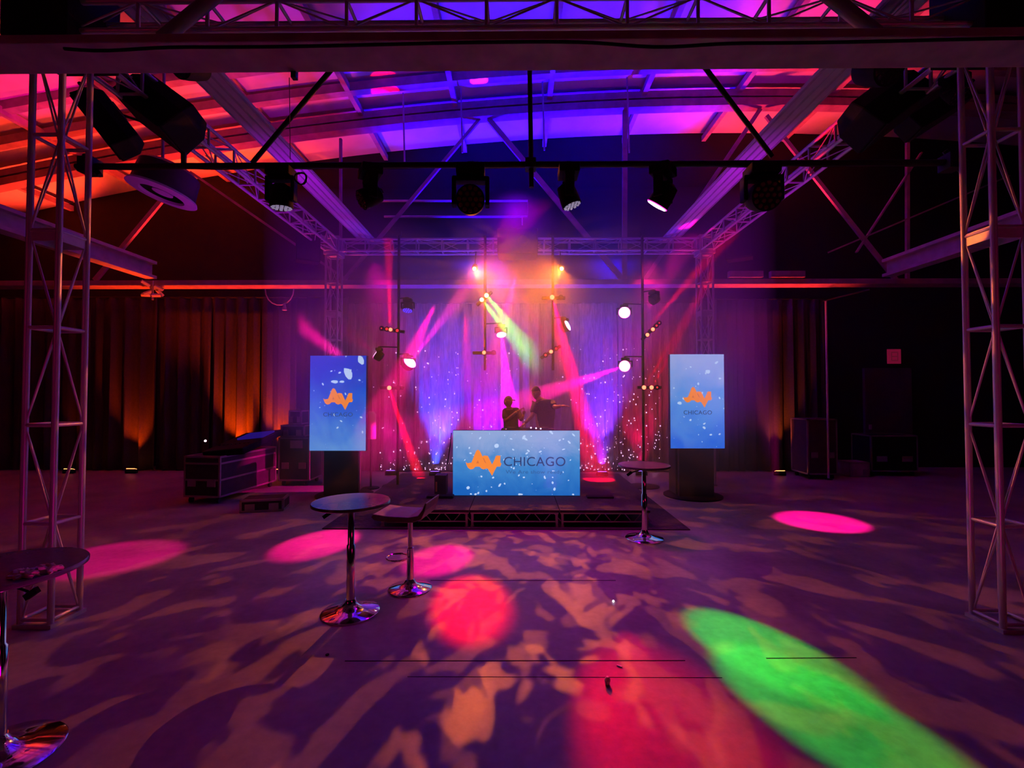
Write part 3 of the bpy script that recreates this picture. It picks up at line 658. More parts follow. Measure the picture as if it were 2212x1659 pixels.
# ------------------------------------------------------------------ LED screens
def screen_mat(name, c1, c2, c3, seed, strength, flip=False, scale=2.5):
    m = bpy.data.materials.new(name); m.use_nodes = True; nt = m.node_tree; N = nt.nodes; L = nt.links.new
    N.remove(N['Principled BSDF']); e = N.new('ShaderNodeEmission'); L(e.outputs[0], N['Material Output'].inputs[0])
    tc = N.new('ShaderNodeTexCoord'); mp = N.new('ShaderNodeMapping'); mp.inputs['Location'].default_value = (seed, seed*2, 0)
    n = N.new('ShaderNodeTexNoise'); n.inputs['Scale'].default_value = scale; n.inputs['Detail'].default_value = 6; n.inputs['Roughness'].default_value = .62; n.inputs['Distortion'].default_value = 1.2
    sp = N.new('ShaderNodeSeparateXYZ'); L(tc.outputs['Generated'], sp.inputs[0])
    L(tc.outputs['Object'], mp.inputs[0]); L(mp.outputs[0], n.inputs[0])
    a = N.new('ShaderNodeMath'); a.operation = 'MULTIPLY_ADD'; a.inputs[1].default_value = .62; L(n.outputs[0], a.inputs[0])
    z = sp.outputs['Z']
    s2 = N.new('ShaderNodeMath'); s2.operation = 'MULTIPLY_ADD'; s2.inputs[1].default_value = -.75 if flip else .75; s2.inputs[2].default_value = .5 if flip else -.15
    L(z, s2.inputs[0]); L(s2.outputs[0], a.inputs[2])
    r = N.new('ShaderNodeValToRGB'); r.color_ramp.elements[0].position = .15; r.color_ramp.elements[1].position = .85
    r.color_ramp.elements[0].color = (*c1, 1); r.color_ramp.elements[1].color = (*c3, 1); q = r.color_ramp.elements.new(.5); q.color = (*c2, 1)
    L(a.outputs[0], r.inputs[0]); L(r.outputs[0], e.inputs[0]); e.inputs[1].default_value = strength; return m
FLAKE = emis('snow_fleck', (.52, .68, 1), 1.0); LOGO = emis('orange_logo', (1, .26, .035), 1.0); LOGD = emis('logo_cutout', (.75, .17, .05), 1.0)
NAVY = emis('navy_text', (.022, .045, .17), 1.0); NAVY2 = emis('faint_text', (.03, .11, .34), 1.0)
LOGOP = [(325, 550), (350, 572), (415, 562), (440, 500), (488, 382), (515, 362), (544, 382), (588, 470), (605, 452), (670, 458), (700, 520), (735, 592), (775, 510), (792, 462), (815, 452), (865, 455), (862, 560), (880, 578), (862, 622), (808, 625), (790, 655), (735, 765), (675, 665), (650, 650), (605, 668), (570, 655), (540, 625), (480, 625), (440, 660), (400, 668), (360, 640), (340, 600)]
def text_mesh(s, size, m, parent, cx, y, cz, width=None, left=None, bold=.0):
    cu = bpy.data.curves.new('txt', 'FONT'); cu.body = s; cu.size = size; cu.align_x = 'CENTER' if left is None else 'LEFT'; cu.extrude = .001; cu.offset = bold; cu.space_character = 1.05
    o = bpy.data.objects.new('txt', cu); C.collection.objects.link(o); bpy.context.view_layer.update()
    me = bpy.data.meshes.new_from_object(o.evaluated_get(bpy.context.evaluated_depsgraph_get())); bpy.data.objects.remove(o); bpy.data.curves.remove(cu)
    xs_ = [v.co.x for v in me.vertices]; k = (width/(max(xs_)-min(xs_))) if width else 1; x0 = (min(xs_)+max(xs_))/2
    mb = MB(); mb.add([V((cx+(v.co.x-x0)*k, y+v.co.z, cz+v.co.y)) for v in me.vertices], [tuple(p.vertices) for p in me.polygons]); bpy.data.meshes.remove(me)
    return mb.build('lettering', m, parent)
def logo(parent, cx, y, cz, wd):
    k = wd/555; ox, oz = 602, 560
    t = lambda p, q=0: (cx+(p[0]-ox)*k, cz-(p[1]-oz)*k)
    mb = MB(); mb.prism([t(p) for p in LOGOP], y-.002, y)
    o = mb.build('logo', LOGO, parent)
    mb = MB(); mb.prism([t(p) for p in ((512, 525), (490, 572), (535, 572))], y-.004, y-.002); mb.prism([t(p) for p in ((590, 485), (612, 500), (645, 572), (622, 560))], y-.004, y-.002); mb.build('logo_cutout', LOGD, o)  # hole and notch of the logo in darker orange
def flecks(parent, x0, x1, z0, z1, y, n, seed, extra=()):
    rnd = random.Random(seed); mb = MB()
    def bl(x, z, r, e=1, a=0):
        pts = []
        for k in range(9):
            rr = r*rnd.uniform(.75, 1.15); u = 2*pi*k/9; px_ = rr*math.cos(u)*e; pz = rr*math.sin(u)
            pts.append((min(max(x+px_*math.cos(a)-pz*math.sin(a), x0+.004), x1-.004), min(max(z+px_*math.sin(a)+pz*math.cos(a), z0+.004), z1-.004)))
        mb.prism(pts, y-.0008, y)
    for _ in range(n):
        bl(rnd.uniform(x0, x1), rnd.uniform(z0, z1), rnd.choice((.004, .006, .009, .014)), rnd.uniform(1, 2), rnd.uniform(0, 3))
    for (u, v, r, e, a) in extra: bl(x0+(x1-x0)*u, z1-(z1-z0)*v, r, e, a)
    tag(mb.build('snow_flecks', FLAKE, parent), kind='stuff')
# booth screen
bx0, bx1, by = P(978, 1000, 7.15).x, P(1253, 1000, 7.15).x, 7.15; bz0, bz1 = .245, 1.245
t = thing('booth_screen', 'wide landscape LED screen fronting the booth, snowy blue with orange zigzag logo', 'screen', ((bx0+bx1)/2, by, bz0))
MB().bbox(bx0, bx1, by+.006, by+.09, bz0, bz1).build('cabinet', BLACK, t)
sc = MB().bbox(bx0+.003, bx1-.003, by, by+.006, bz0+.003, bz1-.003).build('display', screen_mat('booth_picture', (.008, .13, .52), (.045, .24, .62), (.28, .40, .72), 3.1, 1.0, scale=2.2), t)
bw = bx1-bx0; bh = bz1-bz0
def bq(zx, zy): return bx0+(zx-125)/(2095-125)*bw, bz1-(zy-70)/(1065-70)*bh
lx, lz = bq(602, 560); logo(sc, lx, by-.001, lz, bw*555/1970)
cx_, cz_ = bq(1393, 612); text_mesh('CHICAGO', .2, NAVY, sc, cx_, by-.003, cz_, width=bw*950/1970)
cx_, cz_ = bq(1385, 728); text_mesh('We Are show ready', .078, NAVY2, sc, cx_, by-.003, cz_, width=bw*880/1970)
flecks(sc, bx0, bx1, bz0, bz1, by-.0004, 50, 5, [(.345, .24, .034, 1, 0), (.215, .12, .014, 1.8, 1), (.13, .27, .012, 1.5, 1), (.14, .35, .014, 1.4, 0), (.56, .1, .02, 2, 1.1), (.57, .13, .02, 2, -.5), (.775, .03, .02, 2, -.8),
    (.915, .18, .014, 2, -.8), (.87, .29, .012, 2.5, .3), (.95, .07, .012, 2.5, -.8), (.46, .13, .012, 2, -.3), (.12, .88, .025, 1.1, 1), (.265, .93, .016, 1, 0), (.305, .87, .01, 1, 0), (.37, .84, .018, 2, 1), (.53, .98, .015, 2.6, 0), (.52, .69, .014, 1.4, 1), (.56, .72, .015, 1.2, 0),
    (.785, .72, .012, 1, 0), (.785, .8, .015, 1.4, 1.5), (.8, .9, .018, 1.5, 1.4), (.48, .58, .014, 1.5, 1), (.18, .98, .014, 1.8, 0), (.945, .98, .013, 1.5, 0), (.785, .62, .011, 1, 0), (.5, .52, .009, 1, 0)])
# portrait screens on floor stands
def poster(label, px0, px1, py0, py1, Y, m, seed, extra, lzf, stand_label):
    a, b = P(px0, py0, Y), P(px1, py1, Y); x0, x1, z0, z1 = a.x, b.x, b.z, a.z
    t = thing('portrait_screen', label, 'screen', ((x0+x1)/2, Y, 0), 'portrait screens flanking the stage')
    MB().bbox(x0, x1, Y+.006, Y+.1, z0, z1).build('cabinet', BLACK, t)
    s = MB().bbox(x0+.003, x1-.003, Y, Y+.006, z0+.003, z1-.003).build('display', m, t); w_ = x1-x0; h_ = z1-z0
    logo(s, x0+w_*.505, Y-.001, z1-h_*lzf, w_*.53); text_mesh('CHICAGO', .1, NAVY, s, x0+w_*.505, Y-.003, z1-h_*(lzf+.185), width=w_*.52)
    flecks(s, x0, x1, z0, z1, Y-.0004, 34, seed, extra)
    cx = (x0+x1)/2+.02
    MB().bbox(cx-.3, cx+.3, Y+.11, Y+.2, .03, z1-.3).build('mounting_post', BLACK, t)
    MB().lathe([(.5, .0), (.5, .02), (.1, .035)], Matrix.Translation((cx, Y+.3, 0)), 30).build('base_and_shadow', BLACK, t)  # black disc takes in the shadow around the stand's base
    MB().bbox(cx-.33, cx+.2, Y+.22, Y+.6, .03, z0+.1).build('ballast_cover', CLOTH, t, bevel=.03)
poster('portrait LED screen left of the stage, deep blue with orange zigzag logo', 670, 790, 768, 974, 8.0,
       screen_mat('left_picture', (.008, .05, .62), (.02, .13, .72), (.13, .32, .78), 1.3, 1.0, flip=True, scale=1.5), 11,
       [(.68, .19, .06, 1.9, -1.1), (.9, .05, .05, 1.8, -1.3), (.44, .275, .03, 2.2, 0), (.57, .275, .02, 2.2, 0), (.88, .26, .016, 1.4, 0), (.53, .18, .014, 2, .5), (.38, .165, .012, 2, .5)], .455, '')
poster('portrait LED screen right of the stage, lighter lilac blue with orange zigzag logo', 1447, 1566, 765, 969, 8.0,
       screen_mat('right_picture', (.02, .14, .78), (.10, .30, .82), (.33, .42, .82), 5.2, 1.0, scale=1.5), 12,
       [(.7, .185, .034, 1.2, 0), (.52, .315, .026, .8, 0), (.86, .09, .02, 2, .6), (.92, .26, .018, 1.3, 0), (.07, .36, .015, 1, 0), (.17, .52, .03, 1.5, 0), (.37, .7, .018, 1.2, 0), (.62, .78, .02, 1.6, -.8), (.3, .155, .01, 1, 0), (.74, .855, .016, 1.6, 0)], .455, '')

# ------------------------------------------------------------------ booth table and gear
t = thing('equipment_table', 'black equipment table behind the booth screen', 'table', (0, 7.6, sz))
MB().bbox(-.95, .95, 7.3, 7.9, 1.15, 1.19).build('tabletop', BLACK, t, bevel=.006)
for x in (-.88, .88):
    for y in (7.36, 7.84): MB().tube((x, y, sz), (x, y, 1.15), .02).build('leg', BLACK, t)
t = thing('mixing_controller', 'black mixing controller with small lit buttons on the booth table', 'mixer', (.15, 7.55, 1.19))
MB().bbox(-.25, .6, 7.38, 7.74, 1.19, 1.245).build('body', BLKPL, t, bevel=.008)
for x in (-.05, .42): MB().lathe([(.11, 1.245), (.11, 1.262), (.1, 1.265)], Matrix.Translation((x, 7.58, 0)), 24).build('jog_wheel', BLACK, t, smooth=True)
for px, py in ((1147, 924), (1158, 925), (1168, 926)): MB().sphere(P(px, py, 7.4), .012, 8).build('button_light', SPARK, t)
t = thing('laptop', 'small dark laptop left on the booth table', 'laptop', (-.5, 7.55, 1.19))
MB().bbox(-.68, -.34, 7.45, 7.68, 1.19, 1.205).build('keyboard_base', BLKPL, t); MB().sphere(P(1093, 928, 7.42), (.03, .01, .01), 8).build('status_light', SPARK, t)
# things beside the booth screen on the stage
c = FL(966, 1047, sz); t = thing('amplifier_box', 'small dark box with a yellow tag left of the booth screen on stage', 'box', (c.x, 7.3, sz))
MB().bbox(c.x-.08, c.x+.1, 7.22, 7.45, sz, sz+.3).build('body', WOODBLK, t, bevel=.01)
MB().bbox(c.x-.06, c.x-.035, 7.212, 7.222, sz+.05, sz+.2).build('yellow_tag', mat('yellow_tag', (.6, .45, .08), .6, noise=.1), t)
tag(MB().path([P(975, 935, 7.3), P(973, 960, 7.3), P(969, 985, 7.3), P(967, 1003, 7.3)], .008, 6).build('hanging_cable', BLKPL), 'thin black cable hanging at the left edge of the booth screen', 'cable')
c = FL(965, 1066, sz); tag(MB().bbox(c.x-.25, c.x+.15, 6.95, 7.1, sz, sz+.04).build('floor_monitor', BLKPL, bevel=.01), 'flat black case lying left of the booth screen foot', 'case')
c = FL(1275, 1066, sz); tag(MB().bbox(c.x-.1, c.x+.3, 6.98, 7.12, sz, sz+.03).build('flat_case', BLKPL, bevel=.01), 'flat black case lying right of the booth screen foot', 'case')

# ------------------------------------------------------------------ bar tables and stool
def bistro(label, c, H_, rt, rb, group='round bar tables', lever=1):
    c = V(c); t = thing('bar_table', label, 'table', c, group); T = Matrix.Translation(c)
    MB().lathe([(rt*.95, H_-.03), (rt, H_-.022), (rt, H_-.006), (rt*.985, H_)], T, 48).build('tabletop', LAMIN, t, smooth=True)
    MB().lathe([(.11, H_-.045), (.11, H_-.03)], T, 20).build('top_plate', BLACK, t)
    MB().lathe([(.036, .06), (.034, .3), (.034, .55), (.026, .56), (.026, H_-.04)], T, 20).build('column', CHROME, t, smooth=True)
    MB().lathe([(rb, 0), (rb, .008), (rb*.97, .014), (rb*.55, .032), (rb*.3, .055), (rb*.2, .085), (.04, .11)], T, 40).build('base', CHROME, t, smooth=True)
    MB().tube(c+V((-.02, 0, H_-.06)), c+V((-.17*lever, -.03, H_-.1)), .006).box(c+V((-.19*lever, -.03, H_-.11)), (.07, .02, .03), R3(0, 0, -35)).build('height_lever', BLKPL, t)
    return t
tl = FL(757, 1322); bistro('round bar table with chrome trumpet base beside the stool', tl, .915, .315, .235)
tr = FL(1392, 1163); bistro('round bar table standing at the right front corner of the stage', tr, .92, .32, .235)
tf = FL(-8, 1637); bistro('foreground bar table at the left edge with snacks on its dark top', tf, .93, .33, .26, lever=-1)
# plates of crumpled napkins
NAP = mat('amber_tinted_napkin', (.85, .7, .5), .8, noise=.3, nscale=20)  # colour raised to stand in for amber light missing on the table
for k, (px, py, q) in enumerate(((50, 1245, 'left'), (100, 1234, 'right'))):
    c = FL(px, py, .93); rnd = random.Random(k); mb = MB()
    t = thing('crumpled_napkin', f'crumpled napkin with painted amber light on the foreground bar table, {q} one', 'napkin', c, 'napkins on the foreground table')
    bm = bmesh.new(); bmesh.ops.create_icosphere(bm, subdivisions=3, radius=1)
    for v in bm.verts:
        d = v.co.normalized(); f_ = 1+.28*math.sin(d.x*9+k)+.2*math.sin(d.y*11+2*k)+.15*math.sin(d.z*13+d.x*7); v.co = V((d.x*.055*f_, d.y*.04*f_, max(d.z, -.4)*.022*f_+.009))
    me = bpy.data.meshes.new('paper'); bm.to_mesh(me); bm.free(); me.materials.append(NAP); o = bpy.data.objects.new('paper', me); C.collection.objects.link(o); o.parent = t
# stool
c = FL(886, 1272); t = thing('bar_stool', 'low backed bar stool with pink lit seat and chrome base', 'stool', c)
T = Matrix.Translation(c)
sm_ = MB(); hs = .69
prof = []
n = 14
pts = [(-.27, .01), (-.25, .035), (-.1, .02), (.08, .018), (.17, .035), (.21, .09), (.235, .15), (.25, .15), (.235, .08), (.2, .0), (.1, -.03), (-.1, -.035), (-.24, -.02)]
Mr = Matrix.Translation(c+V((-.03, 0, hs))) @ Matrix.Rotation(R(-8), 4, 'Z')
sm_.prism(pts, -.19, .19, Mr); sm_.build('seat', SEAT, t, bevel=.012)
MB().box(c+V((0, 0, hs-.05)), (.18, .16, .02)).build('seat_plate', BLACK, t)
MB().lathe([(.033, .06), (.031, .38), (.022, .385), (.022, hs-.05)], T, 18).build('column', CHROME, t, smooth=True)
MB().lathe([(.2, 0), (.2, .008), (.195, .014), (.11, .03), (.06, .055), (.04, .09)], T, 40).build('base', CHROME, t, smooth=True)
MB().path([c+V((-.02, 0, .3))+V((-.09+.1*math.cos(k*2*pi/20), .1*math.sin(k*2*pi/20)-.03, 0)) for k in range(20)], .009, 8, True).build('footrest', CHROME, t, smooth=True)

# ------------------------------------------------------------------ road cases and gear left of stage
def case(label, x0, x1, y0, y1, z0, z1, rot=0, group='road cases', wheels=True, bands=(), name='road_case', m=None):
    c = V(((x0+x1)/2, (y0+y1)/2, z0)); t = thing(name, label, 'case', c, group); M = Matrix.Rotation(R(rot), 3, 'Z')
    w_, d_ = x1-x0, y1-y0; zz = z0+(.1 if wheels else 0); h_ = z1-zz
    def bx(mb, dx, dy, dz, s): return mb.box(c+M @ V((dx, dy, 0))+V((0, 0, dz-z0)), s, M)
    bx(MB(), 0, 0, zz+h_/2, (w_-.01, d_-.01, h_-.01)).build('body', m or WOODBLK, t)
    mb = MB(); e = .03
    for sx_ in (-1, 1):
        for sy_ in (-1, 1): bx(mb, sx_*(w_-e)/2, sy_*(d_-e)/2, zz+h_/2, (e, e, h_))
    for zf in (zz+e/2, z1-e/2)+tuple(zz+h_*b for b in bands):
        for s_ in (-1, 1): bx(mb, 0, s_*(d_-e)/2, zf, (w_, e, e)); bx(mb, s_*(w_-e)/2, 0, zf, (e, d_, e))
    mb.build('edge_trim', EDGE, t)
    for s_ in (-1, 1): bx(MB(), s_*w_*.27, -d_/2-.004, zz+h_*.35, (w_*.22, .012, .12)).build('recessed_handle', EDGE, t)
    if wheels:
        for sx_ in (-1, 1):
            for sy_ in (-1, 1):
                q = c+M @ V((sx_*(w_/2-.08), sy_*(d_/2-.08), 0)); MB().tube(q+V((-.02, 0, .045)), q+V((.02, 0, .045)), .045, 14).box(q+V((0, 0, .09)), (.05, .05, .03)).build('caster', BLACK, t)
    return t, c, M
p = FL(398, 1088); xa = P(402, 1088, p.y).x; xb = P(487, 1088, p.y).x
t, c, M = case('large road case with pale edges below the tilted mixing console', xa, xb, p.y, p.y+1.5, 0, .78, rot=-6, bands=(.42, .82))
cc = c+V((.25, -.1, .93)); t = thing('mixing_console', 'dark mixing console tilted on top of the large road case', 'mixer', cc)
Mt = Matrix.Rotation(R(-6), 3, 'Z') @ Matrix.Rotation(R(12), 3, 'X') @ Matrix.Rotation(R(-6), 3, 'Y')
MB().box(cc, (.75, 1.1, .12), Mt).build('body', BLKPL, t, bevel=.02)
MB().box(cc+Mt @ V((.1, .2, .075)), (.5, .35, .03), Mt).build('meter_screen', emis('console_screen', (.03, .01, .3), .5), t)
for k in range(8): MB().box(cc+Mt @ V((-.28+k*.08, -.25, .068)), (.02, .035, .015), Mt).build('fader', BLACK, t)
MB().sphere(cc+V((-.36, -.52, .09)), .02, 8).build('gooseneck_light', TINY, t)
p = FL(515, 1106); t = case('low open topped case lying in front of the large road case', p.x, p.x+.62, p.y, p.y+.38, 0, .19, rot=14, wheels=False)
p = FL(600, 1050); x1_ = P(668, 1050, p.y).x
case('tall dark cabinet case left of the left portrait screen', p.x, x1_, p.y, p.y+.6, 0, P(630, 945, p.y).z, bands=(), wheels=True)
q = P(640, 960, p.y-.02); tag(MB().box(q, (.24, .004, .15)).build('paper_label', mat('paper', (.5, .4, .45), .8, noise=.1)), 'small pale paper label stuck on the tall dark cabinet', 'label')
zc_ = P(630, 945, p.y).z
case('squat black amplifier box resting on the tall dark cabinet', P(603, 930, p.y).x, P(655, 930, p.y).x, p.y+.05, p.y+.5, zc_+.003, zc_+.24, wheels=False, m=BLKPL)
case('small black box, topmost of the stack on the tall cabinet', P(618, 900, p.y).x, P(646, 900, p.y).x, p.y+.1, p.y+.45, zc_+.245, zc_+.53, wheels=False, m=BLKPL)
# pale tower fan / haze column beside left screen
c = FL(800, 1052); t = thing('tower_fan', 'slim violet lit tower fan on a thin stand right of the left screen', 'fan', (c.x, 8.9, 0))
x = P(802, 920, 8.9).x
MB().lathe([(.085, P(802, 948, 8.9).z), (.09, P(802, 945, 8.9).z), (.09, P(802, 895, 8.9).z), (.05, P(802, 889, 8.9).z)], Matrix.Translation((x, 8.9, 0)), 20).build('housing', WHT, t, smooth=True)
MB().tube((x, 8.9, .02), (x, 8.9, P(802, 946, 8.9).z), .018).build('stand', BLACK, t)
MB().lathe([(.16, 0), (.16, .015), (.03, .03)], Matrix.Translation((x, 8.9, 0)), 20).build('base', BLACK, t)
# right hand side clutter
case('dark waist high case near the thin upright pole at right', P(1765, 1010, 9.6).x, P(1832, 1010, 9.6).x, 9.9, 10.5, 0, P(1800, 905, 9.9).z, m=mat('maroon_case', (.05, .03, .035), .7, noise=.2))
case('small pale box on the floor at the dark right side', P(1850, 1020, 10).x, P(1895, 1020, 10).x, 10.2, 10.6, 0, .32, wheels=False, m=STEEL)
case('long black case on the floor at the dark right side', P(1905, 1000, 10).x, P(2010, 1000, 10).x, 10.3, 10.9, 0, .9, m=BLKPL)
# exit sign
q = P(1931, 770, 11.585); t = thing('exit_sign', 'dim square red sign on the dark wall at right', 'sign', q)
MB().box(q, (.32, .04, .36)).build('panel', mat('red_sign', (.28, .02, .05), .6, em=(.35, .01, .06), ems=.35, noise=.1), t, bevel=.004)
mk = emis('sign_mark', (.08, .004, .015), 1)
mb = MB()
for dz, wd in ((.1, .15), (0, .12), (-.1, .15)): mb.box(q+V((0, -.024, dz)), (wd, .006, .025))
mb.box(q+V((.075, -.024, 0)), (.02, .006, .22)); mb.box(q+V((-.075, -.024, 0)), (.02, .006, .22)); mb.build('marking', mk, t)
# door at back right
d = [P(1865, 830, 11.55), P(1925, 1000, 11.55)]
do = MB().bbox(d[0].x, d[1].x+.5, 11.5, 11.58, 0, d[0].z+.4).build('door_1', mat('grey_door', (.07, .06, .08), .5, noise=.1)); struct(do)
MB().box((d[0].x+.1, 11.48, 1.0), (.05, .04, .12)).build('door_handle', ALU, do)

# ------------------------------------------------------------------ small bits on the floor
CUP = mat('clear_plastic', (.8, .7, .75), .15, noise=.05)
c = FL(1312, 1478); tag(MB().lathe([(.012, 0), (.02, .03), (.008, .05)], Matrix.Translation(c) @ Matrix.Rotation(.1, 4, 'X'), 10).build('plastic_cup', CUP), 'tiny pink glinting plastic cup standing on the open floor', 'cup')
c = FL(1338, 1440); tag(MB().box(c+V((0, 0, .004)), (.035, .012, .006), R3(-35)).build('plastic_wrapper', CUP), 'small glinting wrapper on the floor near the plastic cup', 'wrapper')
c = FL(1325, 1301); tag(MB().sphere(c+V((0, 0, .01)), .01, 8).build('foil_ball', TINY), 'tiny foil ball with a painted glint on the open floor in front of stage', 'foil ball')  # glint of the foil is a glowing material
c = FL(707, 1415); tag(MB().lathe([(.012, 0), (.013, .006), (.01, .008)], Matrix.Translation(c), 12).build('bottle_cap', BLACK), 'tiny dark bottle cap on the floor below the round table', 'cap')
# cable and hook on the near chord
pts = [V((x, 2.99, 4.13-.015-.03*max(0, math.sin(x*1.7))**6-.02*math.sin(x*.9)**2)) for x in [(-3+i*.1) for i in range(75)]]
tag(MB().path(pts, .011, 6).build('draped_cable', BLKPL), 'black cable draped along the wide chord above the camera', 'cable')
c = P(636, 160, 3.3); t = thing('drop_hook', 'small black hook with rope hanging below the front chord at left', 'hook', c)
MB().tube(c+V((0, 0, .03)), (c.x, 3.3, 4.16), .008).box(c, (.035, .04, .07)).build('hook_body', BLACK, t)
MB().tube(P(625, 168, 3.32), P(627, 345, 3.32), .003).build('rope', STEEL, t)
# gusset straps at the front corners (dark diagonal arms)
for sx, q in ((-1, 'left'), (1, 'right')):
    tag(MB().tube((sx*2.0, 3.46, 5.12), (sx*2.72, 3.46, 4.52), .05, 10).build('corner_brace', mat('dark_alu', (.22, .2, .22), .5, noise=.1), smooth=True), f'dark diagonal corner brace above the front truss at upper {q}', 'brace', 'corner braces')

# ------------------------------------------------------------------ people
def skin_mesh(verts, edges, sub=2):
    me = bpy.data.meshes.new('tmp'); me.from_pydata([v[0] for v in verts], edges, [])
    o = bpy.data.objects.new('tmp', me); C.collection.objects.link(o); md = o.modifiers.new('s', 'SKIN'); md.use_smooth_shade = True
    for i, v in enumerate(verts):
        r = v[1]; me.skin_vertices[0].data[i].radius = r if hasattr(r, '__len__') else (r, r)
        me.skin_vertices[0].data[i].use_root = (i == 0)
    if sub: s_ = o.modifiers.new('b', 'SUBSURF'); s_.levels = sub; s_.render_levels = sub
    bpy.context.view_layer.update()
    out = bpy.data.meshes.new_from_object(o.evaluated_get(bpy.context.evaluated_depsgraph_get()))
    bpy.data.objects.remove(o); bpy.data.meshes.remove(me)
    vs = [v.co.copy() for v in out.vertices]; fs = [tuple(p.vertices) for p in out.polygons]; bpy.data.meshes.remove(out)
    return vs, fs
def hand(mb, wrist, d, palm_n, s=1.0, curl=.5):
    d = V(d).normalized(); n_ = V(palm_n); n_ = (n_-d*n_.dot(d)).normalized(); side = d.cross(n_)
    w_ = V(wrist); vs = [(w_, .026*s), (w_+d*.045*s, (.036*s, .018*s)), (w_+d*.085*s, (.038*s, .016*s))]
    a, f = skin_mesh(vs, [(0, 1), (1, 2)], 1); mb.add(a, f)
    for k in range(4):
        b = w_+d*.085*s+side*(k-1.5)*.019*s; L_ = (.07, .078, .072, .056)[k]*s
        p1 = b+d*L_*.45+n_*L_*.12*curl; p2 = p1+d*L_*.28*(1-curl*.4)+n_*L_*.3*curl; p3 = p2+d*L_*.2*(1-curl)+n_*L_*.25*curl
        a, f = skin_mesh([(b, .0095*s), (p1, .009*s), (p2, .008*s), (p3, .0065*s)], [(0, 1), (1, 2), (2, 3)], 1); mb.add(a, f)
    b = w_+d*.03*s+side*.03*s
    a, f = skin_mesh([(b, .012*s), (b+d*.03*s+side*.022*s+n_*.01, .011*s), (b+d*.055*s+side*.028*s+n_*.02, .009*s)], [(0, 1), (1, 2)], 1); mb.add(a, f)
def head(mb, c, face, k=1.0):
    f = V(face).normalized(); up = V((0, 0, 1)); up = (up-f*up.dot(f)).normalized(); s_ = f.cross(up); M = Matrix((s_, f, up)).transposed(); n = 28; m = 18; vs = []; fs = []
    for i in range(m+1):
        t_ = pi*i/m
        for j in range(n):
            a = 2*pi*j/n; x, y, z = math.sin(t_)*math.cos(a), math.sin(t_)*math.sin(a), math.cos(t_)
            px_, py_, pz = x*.073, y*.092, z*.112
            if z < 0: px_ *= 1+z*.22; py_ *= 1+z*.12
            if y > .3:
                py_ += .022*math.exp(-((x/.13)**2))*math.exp(-(((z+.12)/.2)**2))                # nose
                py_ -= .01*math.exp(-(((abs(x)-.38)/.17)**2))*math.exp(-(((z-.06)/.12)**2))     # eye sockets
                py_ += .007*math.exp(-((x/.28)**2))*math.exp(-(((z+.52)/.08)**2))               # lips
                py_ += .008*math.exp(-((x/.3)**2))*math.exp(-(((z+.85)/.15)**2))                # chin
            vs.append(c+M @ (V((px_, py_, pz))*k))
    for i in range(m):
        for j in range(n): fs.append((i*n+j, i*n+(j+1) % n, (i+1)*n+(j+1) % n, (i+1)*n+j))
    mb.add(vs, fs)
    for q in (-1, 1): mb.sphere(c+M @ V((q*.074*k, -.005, -.005)), (.012*k, .02*k, .032*k), 10, M)
    return M
